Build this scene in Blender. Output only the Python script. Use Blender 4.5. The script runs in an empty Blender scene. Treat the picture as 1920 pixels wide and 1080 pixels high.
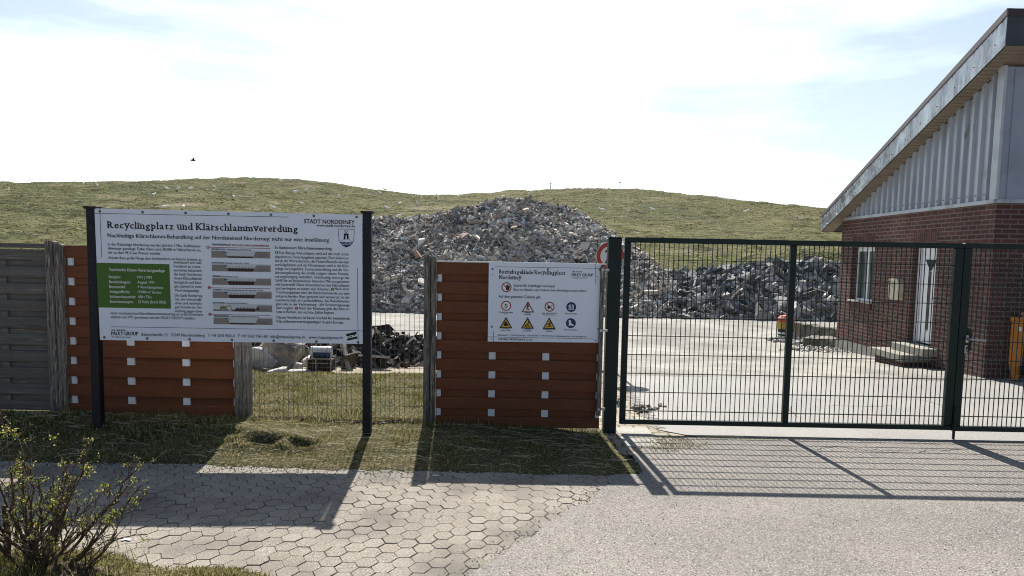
import bpy, math, random
import numpy as np
from mathutils import Vector, Matrix, Quaternion, noise as mnoise

sc = bpy.context.scene
COL = sc.collection
rnd = random.Random(7)
rng = np.random.default_rng(11)

# ---------------------------------------------------------------- camera, sky, sun, exposure
F_PX, CAM_H = 1400.0, 1.85
cam_d = bpy.data.cameras.new('camera'); cam = bpy.data.objects.new('camera', cam_d); COL.objects.link(cam)
cam_d.sensor_width = 36.0; cam_d.sensor_fit = 'HORIZONTAL'
cam_d.lens = F_PX / 1920 * 36
cam_d.shift_y = 62.5 / 1920
cam_d.clip_start = 0.05; cam_d.clip_end = 2000
_d = Vector((-300, 15997.5, 1400)).normalized()          # world "down" seen by the camera (x right, y down, z forward)
_up = -_d; _Y = (Vector((0, 0, 1)) - _up * _up.z).normalized(); _X = _Y.cross(_up)
if _X.x < 0: _X = -_X
R = Matrix((_X, _Y, _up))                                # world = R @ camera
right, down, fwd = R @ Vector((1, 0, 0)), R @ Vector((0, 1, 0)), R @ Vector((0, 0, 1))
m = Matrix.Identity(4)
for i in range(3):
    m[i][0], m[i][1], m[i][2] = right[i], -down[i], -fwd[i]
m.translation = (0, 0, CAM_H)
cam.matrix_world = m
sc.camera = cam

SUN_EL, SUN_AZ = math.radians(45.0), math.radians(-3.8)   # azimuth from +Y towards +X
w = bpy.data.worlds.new('World'); sc.world = w; w.use_nodes = True
nt = w.node_tree; nt.nodes.clear()
def N(t, **kw):
    n = nt.nodes.new(t)
    for k, v in kw.items(): setattr(n, k, v)
    return n
wo = N('ShaderNodeOutputWorld'); bg = N('ShaderNodeBackground')
sky = N('ShaderNodeTexSky', sky_type='NISHITA', sun_disc=False, sun_elevation=SUN_EL, sun_rotation=SUN_AZ)
sky.air_density = 1.0; sky.dust_density = 0.8; sky.ozone_density = 0.5
tc = N('ShaderNodeTexCoord'); mp = N('ShaderNodeMapping'); mp.inputs['Scale'].default_value = (1.0, 1.0, 4.5)
mp.inputs['Location'].default_value = (0.35, 0.2, 0.1)
nz = N('ShaderNodeTexNoise'); nz.inputs['Scale'].default_value = 1.7; nz.inputs['Detail'].default_value = 7; nz.inputs['Roughness'].default_value = 0.55
cr = N('ShaderNodeMapRange'); cr.inputs['From Min'].default_value = 0.40; cr.inputs['From Max'].default_value = 0.60; cr.inputs['To Min'].default_value = 0.24
mix = N('ShaderNodeMix', data_type='RGBA'); mix.inputs['B'].default_value = (12.6, 13.9, 14.3, 1)
mul = N('ShaderNodeMath', operation='MULTIPLY')
# thin bright cloud and haze lie in the half of the sky around the sun
dot = N('ShaderNodeVectorMath', operation='DOT_PRODUCT'); dot.inputs[1].default_value = (math.sin(SUN_AZ), math.cos(SUN_AZ), 0.25)
glow = N('ShaderNodeMapRange', interpolation_type='SMOOTHSTEP'); glow.inputs['From Min'].default_value = 0.35; glow.inputs['From Max'].default_value = 0.85
glow.inputs['To Max'].default_value = 0.95
nt.links.new(tc.outputs['Generated'], dot.inputs[0]); nt.links.new(dot.outputs['Value'], glow.inputs['Value']); nt.links.new(glow.outputs['Result'], mul.inputs[1])
nt.links.new(tc.outputs['Generated'], mp.inputs['Vector']); nt.links.new(mp.outputs['Vector'], nz.inputs['Vector'])
nt.links.new(nz.outputs['Fac'], cr.inputs['Value']); nt.links.new(cr.outputs['Result'], mul.inputs[0]); nt.links.new(mul.outputs[0], mix.inputs['Factor'])
nt.links.new(sky.outputs['Color'], mix.inputs['A']); nt.links.new(mix.outputs['Result'], bg.inputs['Color'])
bg.inputs['Strength'].default_value = 0.064
nt.links.new(bg.outputs[0], wo.inputs[0])

sun_d = bpy.data.lights.new('sun', 'SUN'); sun = bpy.data.objects.new('sun', sun_d); COL.objects.link(sun)
sun_d.energy = 5.0; sun_d.angle = math.radians(0.53); sun_d.color = (1.0, 0.955, 0.88)
sdir = Vector((math.sin(SUN_AZ) * math.cos(SUN_EL), math.cos(SUN_AZ) * math.cos(SUN_EL), math.sin(SUN_EL)))
sun.rotation_euler = (-sdir).to_track_quat('-Z', 'Y').to_euler(); sun.location = (0, 30, 40)
sc.view_settings.view_transform = 'Standard'; sc.view_settings.look = 'None'
sc.view_settings.exposure = 0.82; sc.view_settings.gamma = 1.0
sc.render.engine = 'CYCLES'
sc.cycles.pixel_filter_type = 'BLACKMAN_HARRIS'; sc.cycles.filter_width = 1.05

# ---------------------------------------------------------------- materials
MATS = {}
def mat(name, base, rough=0.8, spec=0.3, metal=0.0, mixes=(), bumps=(), island=None, trans=0.0, coord='Object', stretch=(1, 1, 1)):
    """mixes: (colour, scale, low, high[, detail]) noise-driven second colours; bumps: (scale, strength, distance);
    island: list of (position, colour) picked at random per loose piece"""
    if name in MATS: return MATS[name]
    mt = bpy.data.materials.new(name); mt.use_nodes = True; MATS[name] = mt
    t = mt.node_tree; b = t.nodes['Principled BSDF']; L = t.links.new
    b.inputs['Base Color'].default_value = (*base, 1); b.inputs['Roughness'].default_value = rough
    b.inputs['Specular IOR Level'].default_value = spec; b.inputs['Metallic'].default_value = metal
    cd = t.nodes.new('ShaderNodeTexCoord'); mpn = t.nodes.new('ShaderNodeMapping'); mpn.inputs['Scale'].default_value = stretch
    L(cd.outputs[coord], mpn.inputs['Vector'])
    cur = None
    if island:
        g = t.nodes.new('ShaderNodeNewGeometry'); r = t.nodes.new('ShaderNodeValToRGB'); els = r.color_ramp.elements
        r.color_ramp.interpolation = 'LINEAR'
        while len(els) < len(island): els.new(0.5)
        for e, (p, c) in zip(els, island): e.position = p; e.color = (*c, 1)
        L(g.outputs['Random Per Island'], r.inputs['Fac']); cur = r.outputs['Color']
    for mx in mixes:
        c2, s, lo, hi = mx[:4]; det = mx[4] if len(mx) > 4 else 4
        n = t.nodes.new('ShaderNodeTexNoise'); n.inputs['Scale'].default_value = s; n.inputs['Detail'].default_value = det
        L(mpn.outputs['Vector'], n.inputs['Vector'])
        r = t.nodes.new('ShaderNodeMapRange'); r.inputs['From Min'].default_value = lo; r.inputs['From Max'].default_value = hi; r.clamp = True
        L(n.outputs['Fac'], r.inputs['Value'])
        x = t.nodes.new('ShaderNodeMix'); x.data_type = 'RGBA'
        L(r.outputs['Result'], x.inputs['Factor'])
        if cur is None: x.inputs['A'].default_value = (*base, 1)
        else: L(cur, x.inputs['A'])
        x.inputs['B'].default_value = (*c2, 1); cur = x.outputs['Result']
    if cur is not None: L(cur, b.inputs['Base Color'])
    prev = None
    for s, st, dist in bumps:
        n = t.nodes.new('ShaderNodeTexNoise'); n.inputs['Scale'].default_value = s; n.inputs['Detail'].default_value = 5
        L(mpn.outputs['Vector'], n.inputs['Vector'])
        bp = t.nodes.new('ShaderNodeBump'); bp.inputs['Strength'].default_value = st; bp.inputs['Distance'].default_value = dist
        L(n.outputs['Fac'], bp.inputs['Height'])
        if prev: L(prev, bp.inputs['Normal'])
        prev = bp.outputs['Normal']
    if prev: L(prev, b.inputs['Normal'])
    if trans > 0:
        tr = t.nodes.new('ShaderNodeBsdfTranslucent'); ms = t.nodes.new('ShaderNodeMixShader'); ms.inputs[0].default_value = trans
        if cur is not None: L(cur, tr.inputs['Color'])
        else: tr.inputs['Color'].default_value = (*base, 1)
        L(b.outputs[0], ms.inputs[1]); L(tr.outputs[0], ms.inputs[2]); L(ms.outputs[0], t.nodes['Material Output'].inputs['Surface'])
    return mt

def brick_mat(name, axis_u, axis_v, c1, c2, mortar, bw, bh, ms=0.009, offset=0.5, bump=0.6, rough=0.85, soldier=False, tint=None):
    mt = bpy.data.materials.new(name); mt.use_nodes = True
    t = mt.node_tree; b = t.nodes['Principled BSDF']; L = t.links.new
    b.inputs['Roughness'].default_value = rough; b.inputs['Specular IOR Level'].default_value = 0.25
    cd = t.nodes.new('ShaderNodeTexCoord'); sp = t.nodes.new('ShaderNodeSeparateXYZ'); cb = t.nodes.new('ShaderNodeCombineXYZ')
    L(cd.outputs['Object'], sp.inputs[0]); L(sp.outputs[axis_v], cb.inputs[1])
    if axis_u == 'wrap':
        sn = t.nodes.new('ShaderNodeSeparateXYZ'); ab = t.nodes.new('ShaderNodeMath'); ab.operation = 'ABSOLUTE'; gt = t.nodes.new('ShaderNodeMath'); gt.operation = 'GREATER_THAN'; gt.inputs[1].default_value = .6
        mxf = t.nodes.new('ShaderNodeMix'); L(cd.outputs['Normal'], sn.inputs[0]); L(sn.outputs[0], ab.inputs[0]); L(ab.outputs[0], gt.inputs[0]); L(gt.outputs[0], mxf.inputs['Factor'])
        neg = t.nodes.new('ShaderNodeMath'); neg.operation = 'MULTIPLY'; neg.inputs[1].default_value = -1; L(sp.outputs[1], neg.inputs[0])
        L(sp.outputs[0], mxf.inputs['A']); L(neg.outputs[0], mxf.inputs['B']); L(mxf.outputs['Result'], cb.inputs[0])
    else: L(sp.outputs[axis_u], cb.inputs[0])
    br = t.nodes.new('ShaderNodeTexBrick'); br.offset = offset
    br.inputs['Scale'].default_value = 1.0; br.inputs['Brick Width'].default_value = bw; br.inputs['Row Height'].default_value = bh
    br.inputs['Mortar Size'].default_value = ms; br.inputs['Mortar Smooth'].default_value = 0.15; br.inputs['Bias'].default_value = 0.0
    br.inputs['Color1'].default_value = (*c1, 1); br.inputs['Color2'].default_value = (*c2, 1); br.inputs['Mortar'].default_value = (*mortar, 1)
    L(cb.outputs[0], br.inputs['Vector'])
    n = t.nodes.new('ShaderNodeTexNoise'); n.inputs['Scale'].default_value = 1.3; n.inputs['Detail'].default_value = 6
    L(cb.outputs[0], n.inputs['Vector'])
    r = t.nodes.new('ShaderNodeMapRange'); r.inputs['From Min'].default_value = 0.35; r.inputs['From Max'].default_value = 0.75
    r.inputs['To Min'].default_value = 0.75; r.inputs['To Max'].default_value = 1.15; L(n.outputs['Fac'], r.inputs['Value'])
    x = t.nodes.new('ShaderNodeMix'); x.data_type = 'RGBA'; x.blend_type = 'MULTIPLY'; x.inputs['Factor'].default_value = 1
    nb = t.nodes.new('ShaderNodeTexNoise'); nb.inputs['Scale'].default_value = .33; nb.inputs['Detail'].default_value = 7; L(cb.outputs[0], nb.inputs['Vector'])
    rb = t.nodes.new('ShaderNodeMapRange'); rb.inputs['From Min'].default_value = .38; rb.inputs['From Max'].default_value = .62; rb.inputs['To Min'].default_value = .72; rb.inputs['To Max'].default_value = 1.08; L(nb.outputs['Fac'], rb.inputs['Value'])
    mm = t.nodes.new('ShaderNodeMath'); mm.operation = 'MULTIPLY'; L(r.outputs['Result'], mm.inputs[0]); L(rb.outputs['Result'], mm.inputs[1]); r = mm
    L(br.outputs['Color'], x.inputs['A']); L(r.outputs[0], x.inputs['B']); L(x.outputs['Result'], b.inputs['Base Color'])
    n2 = t.nodes.new('ShaderNodeTexNoise'); n2.inputs['Scale'].default_value = 60; n2.inputs['Detail'].default_value = 4; L(cb.outputs[0], n2.inputs['Vector'])
    b1 = t.nodes.new('ShaderNodeBump'); b1.invert = True; b1.inputs['Strength'].default_value = bump; b1.inputs['Distance'].default_value = 0.006
    L(br.outputs['Fac'], b1.inputs['Height'])
    b2 = t.nodes.new('ShaderNodeBump'); b2.inputs['Strength'].default_value = 0.3; b2.inputs['Distance'].default_value = 0.003
    L(n2.outputs['Fac'], b2.inputs['Height']); L(b1.outputs[0], b2.inputs['Normal']); L(b2.outputs[0], b.inputs['Normal'])
    return mt

m_gate = mat('dark_green_powder_coat', (0.003, 0.012, 0.0115), 0.48, 0.28, mixes=[((0.006, 0.018, 0.017), 9, .45, .7)], bumps=[(140, .12, .002)])
m_steel = mat('galvanised_steel', (0.42, 0.43, 0.44), 0.38, 0.5, 0.85, mixes=[((0.3, 0.31, 0.32), 30, .4, .65)])
m_signpost = mat('black_blue_post_paint', (0.006, 0.0075, 0.015), 0.5, 0.28, mixes=[((0.03, 0.03, 0.04), 25, .62, .72)])
m_board = mat('white_sign_board', (0.74, 0.775, 0.88), 0.45, 0.4, mixes=[((0.70, 0.735, 0.84), 3, .4, .7)])
m_ink = mat('black_ink', (0.012, 0.012, 0.02), 0.6)
m_greyink = mat('grey_ink', (0.10, 0.10, 0.13), 0.6)
m_green = mat('green_print', (0.060, 0.135, 0.020), 0.5)
m_whiteink = mat('white_print', (0.78, 0.8, 0.78), 0.5)
m_bank = mat('taupe_print', (0.25, 0.215, 0.20), 0.55)
m_skyp = mat('pale_grey_print', (0.55, 0.57, 0.62), 0.55)
m_soil = mat('dark_brown_print', (0.055, 0.025, 0.022), 0.55)
m_reed = mat('reed_green_print', (0.16, 0.24, 0.19), 0.55)
m_redp = mat('dark_red_print', (0.27, 0.012, 0.015), 0.5)
m_yellow = mat('amber_print', (0.62, 0.38, 0.05), 0.5)
m_blue = mat('navy_print', (0.012, 0.035, 0.13), 0.5)
m_ochre = mat('ochre_print', (0.26, 0.16, 0.05), 0.5)
m_screw = mat('dull_screw_metal', (0.16, 0.14, 0.13), 0.5, 0.5, 0.6)
m_brownboard = mat('red_brown_composite_board', (0.122, 0.037, 0.0135), 0.62, 0.3, mixes=[((0.152, 0.050, 0.018), 2.2, .35, .7), ((0.085, 0.028, 0.010), 55, .5, .75), ((0.16, 0.085, 0.05), 9, .62, .75, 6)], bumps=[(120, .25, .003)], stretch=(1, 1, 6))
m_spacer = mat('light_grey_spacer_plastic', (0.60, 0.62, 0.66), 0.5, 0.35, mixes=[((0.5, 0.52, 0.55), 8, .4, .7)])
m_greyboard = mat('weathered_grey_timber', (0.155, 0.14, 0.127), 0.9, 0.15, mixes=[((0.085, 0.078, 0.074), 9, .46, .66, 8), ((0.30, 0.285, 0.275), 30, .58, .70, 6), ((0.12, 0.113, 0.105), 1.5, .45, .62, 3)], bumps=[(40, .3, .003)], stretch=(.15, 1, 6))
m_post = mat('weathered_timber_post', (0.19, 0.17, 0.145), 0.9, 0.15, mixes=[((0.07, 0.062, 0.055), 16, .45, .6, 8), ((0.42, 0.39, 0.35), 42, .58, .68, 5)], bumps=[(45, .4, .004)], stretch=(3, 3, .25))
m_wire = mat('dull_wire', (0.10, 0.10, 0.10), 0.5, 0.5, 0.4)
m_capalu = mat('aluminium_cap_strip', (0.5, 0.5, 0.5), 0.35, 0.5, 0.8)
m_concrete = mat('pale_concrete', (0.36, 0.345, 0.31), 0.9, 0.2, mixes=[((0.24, 0.23, 0.20), 2.5, .4, .7), ((0.44, 0.42, 0.38), 40, .5, .7)], bumps=[(60, .5, .004)])
m_darkconcrete = mat('stained_concrete', (0.22, 0.205, 0.175), 0.92, 0.2, mixes=[((0.08, 0.08, 0.06), 3, .42, .62, 7), ((0.33, 0.31, 0.28), 22, .55, .7)], bumps=[(25, .8, .01)])

# ---------------------------------------------------------------- mesh helpers
class MB:
    def __init__(s): s.v, s.f = [], []
    def add(s, vs, fs):
        o = len(s.v); s.v.extend([tuple(p) for p in vs]); s.f.extend([tuple(i + o for i in f) for f in fs]); return s
    def box(s, x0, x1, y0, y1, z0, z1):
        return s.add([(x0, y0, z0), (x1, y0, z0), (x1, y1, z0), (x0, y1, z0), (x0, y0, z1), (x1, y0, z1), (x1, y1, z1), (x0, y1, z1)],
                     [(0, 3, 2, 1), (4, 5, 6, 7), (0, 1, 5, 4), (1, 2, 6, 5), (2, 3, 7, 6), (3, 0, 4, 7)])
    def bbox(s, x0, x1, y0, y1, z0, z1, b=.004):
        """box with its edges chamfered"""
        vs, idx = [], {}
        X, Y, Z = (x0, x1), (y0, y1), (z0, z1)
        for i in (0, 1):
            for j in (0, 1):
                for k in (0, 1):
                    sx, sy, sz = (1, -1)[i], (1, -1)[j], (1, -1)[k]
                    idx[i, j, k, 0] = len(vs); vs.append((X[i], Y[j] + sy * b, Z[k] + sz * b))
                    idx[i, j, k, 1] = len(vs); vs.append((X[i] + sx * b, Y[j], Z[k] + sz * b))
                    idx[i, j, k, 2] = len(vs); vs.append((X[i] + sx * b, Y[j] + sy * b, Z[k]))
        q = lambda *a: tuple(idx[t] for t in a)
        fs = []
        for i in (0, 1):
            fs.append(q((i,0,0,0),(i,1,0,0),(i,1,1,0),(i,0,1,0)) if i else q((i,0,0,0),(i,0,1,0),(i,1,1,0),(i,1,0,0)))
            fs.append(q((0,i,0,1),(0,i,1,1),(1,i,1,1),(1,i,0,1)) if i else q((0,i,0,1),(1,i,0,1),(1,i,1,1),(0,i,1,1)))
            fs.append(q((0,0,i,2),(1,0,i,2),(1,1,i,2),(0,1,i,2)) if i else q((0,0,i,2),(0,1,i,2),(1,1,i,2),(1,0,i,2)))
            for j in (0, 1):
                fs.append(q((i,j,0,0),(i,j,1,0),(i,j,1,1),(i,j,0,1)))
                fs.append(q((i,0,j,0),(i,1,j,0),(i,1,j,2),(i,0,j,2)))
                fs.append(q((0,i,j,1),(1,i,j,1),(1,i,j,2),(0,i,j,2)))
                for k in (0, 1): fs.append(q((i,j,k,0),(i,j,k,1),(i,j,k,2)))
        return s.add(vs, fs)
    def tube(s, pts, rad, n=6, cap=True):
        pts = [Vector(p) for p in pts]; rads = rad if isinstance(rad, (list, tuple)) else [rad] * len(pts)
        vs = []
        for i, p in enumerate(pts):
            t = (pts[min(i + 1, len(pts) - 1)] - pts[max(i - 1, 0)]).normalized()
            a = t.cross(Vector((0, 0, 1)) if abs(t.z) < .9 else Vector((1, 0, 0))).normalized(); b = t.cross(a)
            for k in range(n):
                an = 2 * math.pi * k / n; vs.append(p + (a * math.cos(an) + b * math.sin(an)) * rads[i])
        fs = [(i * n + k, i * n + (k + 1) % n, (i + 1) * n + (k + 1) % n, (i + 1) * n + k) for i in range(len(pts) - 1) for k in range(n)]
        if cap: fs += [tuple(range(n))[::-1], tuple((len(pts) - 1) * n + k for k in range(n))]
        return s.add(vs, fs)
    def prism(s, poly, axis, a, b):
        """extrude a 2-D outline along axis (0,1,2) from a to b"""
        def P(u, v, w):
            return {0: (w, u, v), 1: (u, w, v), 2: (u, v, w)}[axis]
        n = len(poly); vs = [P(u, v, a) for u, v in poly] + [P(u, v, b) for u, v in poly]
        return s.add(vs, [tuple(range(n))[::-1], tuple(range(n, 2 * n))] + [(i, (i + 1) % n, n + (i + 1) % n, n + i) for i in range(n)])
    def build(s, name, material, parent=None, org=None, smooth=False, fix=True):
        me = bpy.data.meshes.new(name)
        o = bpy.data.objects.new(name, me); COL.objects.link(o)
        L = Vector(org) if org is not None else (Vector(ORG.get(parent, (0, 0, 0))) if parent else Vector((0, 0, 0)))
        ORG[o] = tuple(L)
        vs = (np.array(s.v, float) - np.array(L)).tolist() if len(s.v) else []
        me.from_pydata(vs, [], s.f); me.update()
        if fix:
            import bmesh
            bm = bmesh.new(); bm.from_mesh(me); bmesh.ops.recalc_face_normals(bm, faces=bm.faces); bm.to_mesh(me); bm.free()
        if smooth: me.polygons.foreach_set('use_smooth', [True] * len(me.polygons))
        if material: me.materials.append(material)
        if parent: o.parent = parent
        return o
ORG = {}
def tag(o, label=None, cat=None, group=None, kind=None):
    if label: o['label'] = label
    if cat: o['category'] = cat
    if group: o['group'] = group
    if kind: o['kind'] = kind
    return o
def thing(name, loc, label, cat, group=None, rz=0.0, local=False):
    o = bpy.data.objects.new(name, None); COL.objects.link(o); o.empty_display_size = .2
    o.location = loc; o.rotation_euler = (0, 0, rz); ORG[o] = (0, 0, 0) if local else tuple(loc)
    return tag(o, label, cat, group)
def alone(o, loc):
    """a one-mesh thing whose origin sits at loc"""
    o.data.transform(Matrix.Translation(-Vector(loc))); o.location = loc; return o

def lattice(ix, iy, seed):
    h = (ix.astype(np.int64) * 374761393 + iy.astype(np.int64) * 668265263 + seed * 1442695041) & 0x7fffffff
    h = ((h ^ (h >> 13)) * 1274126177) & 0x7fffffff
    return ((h ^ (h >> 16)) & 0xffff) / 65535.0
def vnoise(x, y, wl, seed=0):
    x = np.asarray(x, float) / wl; y = np.asarray(y, float) / wl
    ix, iy = np.floor(x), np.floor(y); fx, fy = x - ix, y - iy
    fx = fx * fx * (3 - 2 * fx); fy = fy * fy * (3 - 2 * fy)
    a, b = lattice(ix, iy, seed), lattice(ix + 1, iy, seed); c, d = lattice(ix, iy + 1, seed), lattice(ix + 1, iy + 1, seed)
    return (a * (1 - fx) + b * fx) * (1 - fy) + (c * (1 - fx) + d * fx) * fy - .5
def sheet(name, xs, ys, zf, material, smooth=True, keep=None):
    xs, ys = np.asarray(xs, float), np.asarray(ys, float)
    X, Y = np.meshgrid(xs, ys); Z = zf(X, Y); n = len(xs)
    v = np.stack([X.ravel(), Y.ravel(), Z.ravel()], 1)
    fs = [(j * n + i, j * n + i + 1, (j + 1) * n + i + 1, (j + 1) * n + i) for j in range(len(ys) - 1) for i in range(n - 1)
          if keep is None or keep((xs[i] + xs[i + 1]) / 2, (ys[j] + ys[j + 1]) / 2)]
    me = bpy.data.meshes.new(name); me.from_pydata(v.tolist(), [], fs); me.update()
    if smooth: me.polygons.foreach_set('use_smooth', [True] * len(me.polygons))
    me.materials.append(material)
    o = bpy.data.objects.new(name, me); COL.objects.link(o); o['kind'] = 'structure'; ORG[o] = (0, 0, 0)
    return o
def chunks(pos, dims, spread=1.0, seed=1, flat=0.0, jit=.28):
    """broken slabs and lumps: jittered boxes; returns vertices and faces"""
    g = np.random.default_rng(seed); n = len(pos)
    base = np.array([(-1,-1,-1),(1,-1,-1),(1,1,-1),(-1,1,-1),(-1,-1,1),(1,-1,1),(1,1,1),(-1,1,1)], float)
    v = base[None] * (1 + g.uniform(-jit, jit, (n, 8, 3))); v *= dims[:, None, :] / 2
    q = g.normal(size=(n, 4)); q[:, 0] += flat; q /= np.linalg.norm(q, axis=1)[:, None]
    a, b, c, d = q.T
    Rm = np.stack([np.stack([1-2*(c*c+d*d), 2*(b*c-a*d), 2*(b*d+a*c)], 1), np.stack([2*(b*c+a*d), 1-2*(b*b+d*d), 2*(c*d-a*b)], 1), np.stack([2*(b*d-a*c), 2*(c*d+a*b), 1-2*(b*b+c*c)], 1)], 1)
    v = np.einsum('nij,nkj->nki', Rm, v) + pos[:, None, :]
    f = np.array([(0,3,2,1),(4,5,6,7),(0,1,5,4),(1,2,6,5),(2,3,7,6),(3,0,4,7)])
    return v.reshape(-1, 3), (f[None] + (np.arange(n) * 8)[:, None, None]).reshape(-1, 4)
def grass(name, P, hmin, hmax, width, material, label, lean=.6, seed=3, clump=0):
    """many single blades, one object"""
    g = np.random.default_rng(seed); n = len(P)
    h = g.uniform(hmin, hmax, n)
    if clump: h *= np.clip(.75 + clump * (vnoise(P[:, 0], P[:, 1], .28, seed + 70) + .6 * vnoise(P[:, 0], P[:, 1], .09, seed + 71)), .6, 3)
    an = g.uniform(0, 2 * np.pi, n); ln = g.uniform(.1, lean, n) * h; la = g.uniform(0, 2 * np.pi, n)
    wv = np.stack([np.cos(an), np.sin(an), np.zeros(n)], 1) * (width * g.uniform(.6, 1.3, n))[:, None] / 2
    lv = np.stack([np.cos(la) * ln, np.sin(la) * ln, h], 1); mid = lv * np.array([.4, .4, .6])
    v = np.stack([P - wv, P + wv, P + mid + wv * .7, P + mid - wv * .7, P + lv], 1).reshape(-1, 3)
    i = np.arange(n)[:, None] * 5
    fs = np.concatenate([i + np.array([[0, 1, 2, 3]])], 0).tolist() + (i + np.array([[3, 2, 4]])).tolist()
    me = bpy.data.meshes.new(name); me.from_pydata(v.tolist(), [], fs); me.update(); me.materials.append(material)
    o = bpy.data.objects.new(name, me); COL.objects.link(o)
    return tag(o, label, 'grass', kind='stuff')

# ---------------------------------------------------------------- the ground
def yard_z(y):
    y = np.asarray(y, float)
    return np.interp(y, [12.2, 18.2, 21, 1000], [0, -.28, -.33, -.33])
m_dirt = mat('sandy_dirt', (0.30, 0.255, 0.19), 0.95, 0.1, mixes=[((0.20, 0.17, 0.12), 1.2, .4, .65), ((0.38, 0.34, 0.27), 14, .5, .7)], bumps=[(20, .5, .02)])
sheet('ground', [-600, -60, 60, 600], [-60, 0, 6, 12.2, 14, 16, 18.2, 21, 30, 60, 600, 1500], lambda X, Y: yard_z(Y) - .035, m_dirt)

def asphalt_material():
    mt = mat('worn_asphalt', (0.240, 0.214, 0.188), 0.9, 0.25,
             mixes=[((0.175, 0.160, 0.143), .9, .42, .66, 6), ((0.262, 0.238, 0.208), .35, .45, .7, 5), ((0.11, 0.105, 0.10), 7, .60, .78, 5),
                    ((0.08, 0.077, 0.073), 88, .53, .63, 2), ((0.42, 0.405, 0.38), 100, .57, .66, 2)],
             bumps=[(88, .8, .008), (3, .2, .02)], coord='Object')
    return mt
m_asphalt = asphalt_material()
b = MB()
edge = [(1.22, 7.0), (1.10, 6.55), (0.66, 5.68), (0.18, 4.87), (-0.20, 4.2), (-0.95, 3.2), (-2.2, 2.2), (-60, 2.0), (-60, -40), (60, -40), (60, 11.62),
        (2.1, 11.62), (1.72, 11.1), (1.55, 9.3), (1.58, 8.05), (2.0, 7.68), (1.62, 7.52), (1.40, 7.3)]
ed2 = []
for (xa, ya), (xb, yb) in zip(edge, edge[1:] + edge[:1]):
    k = max(1, int(math.hypot(xb - xa, yb - ya) / .05)) if math.hypot(xb - xa, yb - ya) < 3 else 1
    for q in range(k):
        px_, py_ = xa + (xb - xa) * q / k, ya + (yb - ya) * q / k; far = k > 1
        ed2.append((px_ + far * .09 * mnoise.noise(Vector((px_ * 5, py_ * 5, 0))) + far * .05 * mnoise.noise(Vector((px_ * 17, py_ * 17, 4))), py_ + far * .03 * mnoise.noise(Vector((px_ * 9, py_ * 9, 7)))))
ed2 = [p for p in ed2]
b.add([(x, y, 0.007) for x, y in ed2] + [(x, y, -.03) for x, y in ed2], [tuple(range(len(ed2)))] + [(i, (i + 1) % len(ed2), len(ed2) + (i + 1) % len(ed2), len(ed2) + i) for i in range(len(ed2))])
tag(b.build('asphalt_road', m_asphalt), kind='structure')

m_yardasph = mat('pale_worn_asphalt', (0.245, 0.235, 0.22), 0.8, 0.4, mixes=[((0.20, 0.194, 0.185), .8, .44, .70, 6), ((0.30, 0.287, 0.265), .5, .5, .72, 5), ((0.14, 0.135, 0.13), 90, .56, .66, 2), ((0.52, 0.50, 0.47), 100, .57, .66, 2), ((0.16, 0.155, 0.15), 3.0, .66, .74, 5)], bumps=[(80, .6, .006)])
b = MB(); fe = [(1.66 + .06 * math.sin(q * 3.1), yy) for q, yy in enumerate(np.arange(11.62, 7.9, -.08))]
fe += [(xx, 7.70 + .10 * mnoise.noise(Vector((xx * 1.5, 0, 2))) + .035 * mnoise.noise(Vector((xx * 9, 0, 5)))) for xx in np.arange(1.9, 12, .07)] + [(60, 7.7), (60, 11.62)]
b.add([(x, y, .0105) for x, y in fe], [tuple(range(len(fe)))]); tag(b.build('yard_asphalt', m_yardasph), kind='structure')
m_yard = brick_mat('sandy_block_paving', 0, 1, (0.40, 0.38, 0.34), (0.335, 0.318, 0.283), (0.22, 0.205, 0.178), .20, .10, .008, bump=.8, rough=.9)
b = MB(); ys = [11.66, 12.2, 13.5, 15, 16.5, 18.2, 19.5, 21, 24, 30, 40]
for y0, y1 in zip(ys[:-1], ys[1:]):
    xa = 1.72 if y1 <= 12.3 else (-1.0 if y1 < 13.6 else -26)
    b.add([(xa, y0, yard_z(y0) - .004), (60, y0, yard_z(y0) - .004), (60, y1, yard_z(y1) - .004), (xa, y1, yard_z(y1) - .004)], [(0, 1, 2, 3)])
tag(b.build('yard_paving', m_yard), kind='structure')
b = MB()
b.add([(-.70, 7.75, .002), (1.0, 7.75, .002), (1.0, 6.9, .002), (2.2, 6.9, .002), (2.2, 8.1, .002), (1.7, 8.3, .002), (1.62, 9.3, .002), (1.80, 11.64, .002), (-.9, 11.64, .002)], [tuple(range(9))])
tag(b.build('cobble_path', brick_mat('old_cobbles', 0, 1, (0.42, 0.37, 0.29), (0.33, 0.29, 0.23), (0.17, 0.14, 0.10), .16, .16, .014, bump=.9, rough=.9)), kind='structure')

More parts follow.
